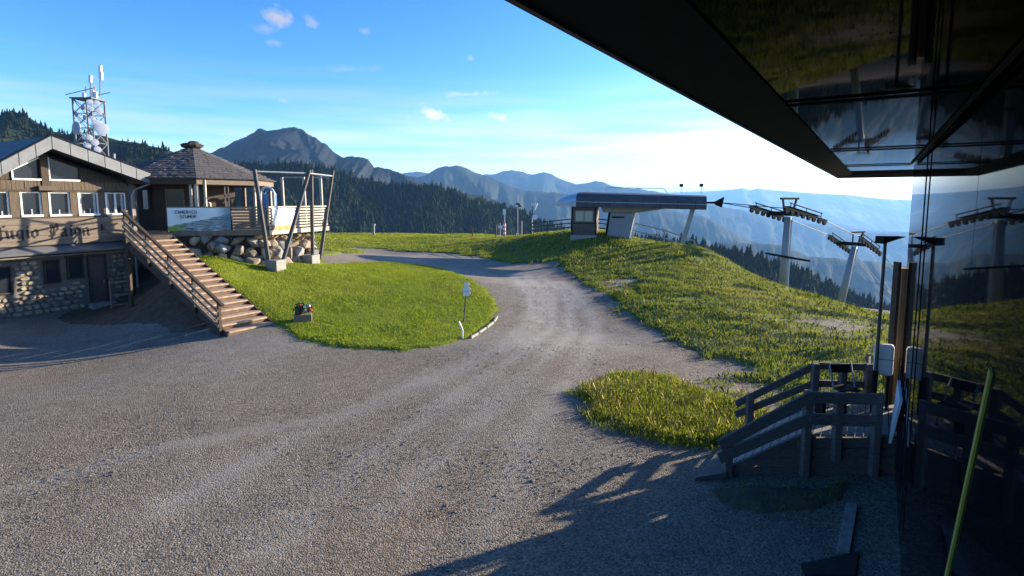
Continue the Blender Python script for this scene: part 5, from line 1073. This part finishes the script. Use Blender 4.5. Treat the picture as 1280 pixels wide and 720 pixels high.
# ================================================================== wooden entrance platform with ramp
def platform():
    D = .76; nl, nr_, fr_, fl = V3(5.3, 9.8, D), V3(7.02, 9.8, D), V3(8.0, 11.3, D), V3(6.3, 11.3, D); rn, rf_ = V3(3.85, 9.75, .10), V3(4.9, 11.25, .12)
    g = thing('entrance_platform', (6.2, 10.5, 0), 'dark wooden entrance platform with plank ramp and railings beside the glossy wall', 'platform')
    def strip(a0, a1, b0, b1, n, nm, m):
        for i in range(n):
            s, e = i/n+.006, (i+1)/n-.006; p, q_, r_, t = a0+(b0-a0)*s, a1+(b1-a1)*s, a1+(b1-a1)*e, a0+(b0-a0)*e
            MB().hexa([p-Zv*.045, q_-Zv*.045, r_-Zv*.045, t-Zv*.045], [p, q_, r_, t]).build(nm, m, g)
    strip(rn, rf_, nl, fl, 9, 'ramp_plank', 'deck_plank'); strip(nl, fl, nr_, fr_, 11, 'deck_plank', 'deck_plank')
    strip(V3(7.03, 9.8, D-.02), V3(8.02, 11.32, D-.02), V3(7.05, 9.85, D-.02)+V3(1.6, 2.2, 0)*0+V3(.01, .01, 0), V3(9.6, 13.0, D-.02), 1, 'end_plank', 'deck_plank')
    # boarded sides
    for i in range(4):
        z1 = D-.06-.185*i; z0 = max(z1-.175, -.05)
        if z1 <= z0: break
        a = nl+V3(0, -.02, 0); x0 = max(3.9, 5.3-1.45*(1-(D-z1)/D*0)-0) if False else 5.3-1.45*((D-z1)/D)
        x0 = 5.3-1.45*min(1, (D-z1)/D) ; x0b = x0
        MB().hexa([V3(x0b, 9.74, z0), V3(7.02, 9.76, z0), V3(7.02, 9.79, z0), V3(x0b, 9.77, z0)], [V3(x0, 9.74, z1), V3(7.02, 9.76, z1), V3(7.02, 9.79, z1), V3(x0, 9.77, z1)]).build('side_board', 'platform_wood', g)
    for a, b in ((rn, nl), (rf_, fl)): MB().hexa([a+V3(0, -.03, -.16), b+V3(0, -.03, -.2), b+V3(0, .03, -.2), a+V3(0, .03, -.16)], [a+V3(0, -.03, .03), b+V3(0, -.03, .03), b+V3(0, .03, .03), a+V3(0, .03, .03)]).build('ramp_stringer', 'platform_wood', g)
    MB().hexa([V3(3.25, 9.55, .02), V3(3.85, 9.6, .02), V3(4.75, 11.0, .02), V3(4.3, 11.0, .02)], [V3(3.3, 9.55, .07), V3(3.85, 9.6, .13), V3(4.8, 11.0, .13), V3(4.35, 11.0, .07)]).build('foot_plate', 'platform_wood', g)
    # railings: wide boards on square posts
    def post(x, y, z0, z1, w_=.13): MB().beam(V3(x, y, z0), V3(x, y, z1), w_, w_, up=(1, 0, 0)).build('post', 'platform_wood', g, bevel=.01)
    for x, y, z0, z1 in ((3.92, 9.72, -.05, .78), (5.3, 9.70, -.05, 1.62), (5.85, 9.70, .3, 1.5), (6.55, 9.70, -.05, 1.55), (4.98, 11.34, -.05, .92), (6.32, 11.36, -.05, 1.62), (7.45, 11.38, .2, 1.6), (6.9, 11.36, .3, 1.5)): post(x, y, z0, z1)
    for y in (9.64,):
        for dz in (0, -.40):
            MB().beam(V3(3.72, y, .62+dz*.6), V3(5.34, y, 1.54+dz), .05, .20).build('rail_board', 'platform_wood', g); MB().beam(V3(5.3, y-.01, 1.52+dz), V3(6.6, y-.01, 1.48+dz), .05, .20).build('rail_board', 'platform_wood', g)
    for dz in (0, -.38):
        MB().beam(V3(4.72, 11.42, .72+dz*.6), V3(6.36, 11.42, 1.56+dz), .045, .14).build('rail_board', 'platform_wood', g); MB().beam(V3(6.3, 11.43, 1.55+dz), V3(7.5, 11.43, 1.52+dz), .045, .14).build('rail_board', 'platform_wood', g)
    for x, y in ((7.75, 11.9), (8.3, 12.7)): post(x, y, .0, 1.45, .09)
    MB().beam(V3(7.5, 11.45, 1.35), V3(8.35, 12.75, 1.35), .045, .14).build('rail_board', 'platform_wood', g)
    # bench box and folding chair on the deck
    c = V3(6.32, 10.75, D); bx_ = thing('bench', c, 'low bench with pale blue seat board on the wooden platform', 'bench')
    MB().box(c+Zv*.36, (.26, .17, .02)).build('seat', 'pale_blue', bx_)
    for sx in (-.2, .2): MB().box(c+V3(sx, 0, .17), (.03, .15, .17)).build('leg', 'dark_steel', bx_)
    c = V3(6.75, 11.05, D); ch = thing('folding_chair', c, 'metal framed folding chair against the far railing of the platform', 'chair')
    for s in (-.22, .22):
        MB().path([c+V3(s, -.2, 0), c+V3(s, .18, .9)], .016, 6).build('leg', 'galvanised', ch); MB().path([c+V3(s*.9, .22, 0), c+V3(s*.9, -.2, .46)], .016, 6).build('leg', 'galvanised', ch)
    MB().box(c+V3(0, -.02, .45), (.22, .2, .015)).build('seat', 'dark_steel', ch); MB().box(c+V3(0, .17, .8), (.22, .012, .09)).build('backrest', 'dark_steel', ch)
mat('platform_wood', (.105, .098, .096), .85, .35, 4, stretch=(2, 2, 9), bump=.4)
mat('deck_plank', (.24, .225, .215), .8, .3, 3, stretch=(2, 2, 2), bump=.3)
platform()
# ================================================================== lamp post, meter box, timber post
def right_things():
    b = P(1091, 510, 10.9); b[2] = gz(b[0], b[1]); t = P(1108, 303, 10.9); t = V3(b[0]+.02, b[1], t[2])
    g = thing('lamp_post', b, 'slim grey lamp post with flat angled head beside the platform', 'lamp post')
    MB().tube(b-Zv*.2, t, .04, .03, n=10).build('pole', 'grey_post', g)
    MB().tube(b-Zv*.1, b+Zv*1.6, .052, n=10).build('sleeve', 'dark_steel', g)
    h = MB().hexa([t+V3(-.12, -.14, -.02), t+V3(.12, -.14, .06), t+V3(.12, .14, .06), t+V3(-.12, .14, -.02)], [t+V3(-.12, -.12, .12), t+V3(.31, -.14, .12), t+V3(.31, .14, .12), t+V3(-.12, .12, .12)]).build('head', 'dark_steel', g)
    MB().hexa([t+V3(-.09, -.11, -.022), t+V3(.06, -.11, .028), t+V3(.06, .11, .028), t+V3(-.09, .11, -.022)], [t+V3(-.09, -.11, -.01), t+V3(.06, -.11, .04), t+V3(.06, .11, .04), t+V3(-.09, .11, -.01)]).build('lens', 'dish_white', h)
    c = P(1106, 430, 11.05); z1 = c[2]+.0; z0 = P(1104, 468, 11.05)[2]; gr = gz(c[0], c[1])
    m = thing('meter_box', V3(c[0], c[1], gr), 'rounded white meter box on thin legs in front of the lamp post', 'meter box')
    X, Y = V3(.9, -.43, 0), V3(.43, .9, 0)
    MB().box(V3(c[0], c[1], (z0+z1)/2), (.165, .10, (z1-z0)/2), (X, Y, Zv)).build('box', 'meter_white', m, bevel=.05)
    MB().box(V3(c[0], c[1], (z0+z1)/2+.02)-Y*.101, (.155, .004, .006), (X, Y, Zv)).build('lid_seam', 'grey_post', m)
    for s in (-.1, .1): MB().tube(V3(c[0], c[1], gr-.1)+X*s, V3(c[0], c[1], z0)+X*s, .025, n=8).build('leg', 'dark_steel', m)
    a = P(1128, 338, 11.5); b = P(1121, 436, 11.5); gr = gz(b[0], b[1])
    w_ = thing('timber_post', V3(b[0], b[1], gr), 'thick brown timber post with dark edge behind the meter box', 'post')
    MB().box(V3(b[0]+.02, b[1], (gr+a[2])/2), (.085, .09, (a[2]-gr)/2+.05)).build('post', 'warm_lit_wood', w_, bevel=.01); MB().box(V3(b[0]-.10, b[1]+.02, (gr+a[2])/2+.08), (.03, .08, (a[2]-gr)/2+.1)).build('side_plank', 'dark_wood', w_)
    for z in (.55, .95): MB().box(V3(b[0]+.1, b[1]-.2, gr+z), (.14, .04, .06)).build('cleat', 'dark_wood', w_)
mat('meter_white', (.62, .63, .64), .55, .08, 3)
right_things()

# ================================================================== mats and a plank on the gravel below the platform
def yard_bits():
    def flat(name, px, m, th, label, cat):
        pts = [PZ(a, b, .03) for a, b in px]; mb = MB(); n = len(pts)
        zs = [float(gz(p[0], p[1])) for p in pts]; mb.quadmesh([V3(p[0], p[1], z-.02) for p, z in zip(pts, zs)]+[V3(p[0], p[1], z+th) for p, z in zip(pts, zs)], [tuple(range(n)), tuple(range(n, 2*n))[::-1]]+[(i, n+i, n+(i+1) % n, (i+1) % n) for i in range(n)])
        tag(mb.build(name, m, bevel=.006), label, cat)
    mat('rubber', (.022, .022, .024), .85, .4, 6)
    TURF['soil_strip'] = (.03, .25); sp_ = hits([(868, 604), (880, 622), (915, 640), (975, 646), (1030, 640), (1062, 618), (1064, 602)])
    turf('soil_strip', sp_, 'soil', .08, .03, 'strip of dark bare soil along the front of the platform')
    TURF['soil_strip'] = (.03, .25); blades('soil_weeds', 'soil_strip', sp_, 260, .03, .09, .014, 'weed', 'sparse low weeds on the dark soil strip', .8, .2)
    flat('door_mat', [(1000, 705), (1006, 719), (1070, 719), (1074, 690)], 'rubber', .035, 'small black mat at the lower edge of the yard by the wall', 'mat')
    flat('loose_plank', [(1046, 690), (1062, 692), (1072, 632), (1058, 630)], 'deck_plank', .05, 'grey plank lying on the gravel next to the small black mat', 'plank')
yard_bits()
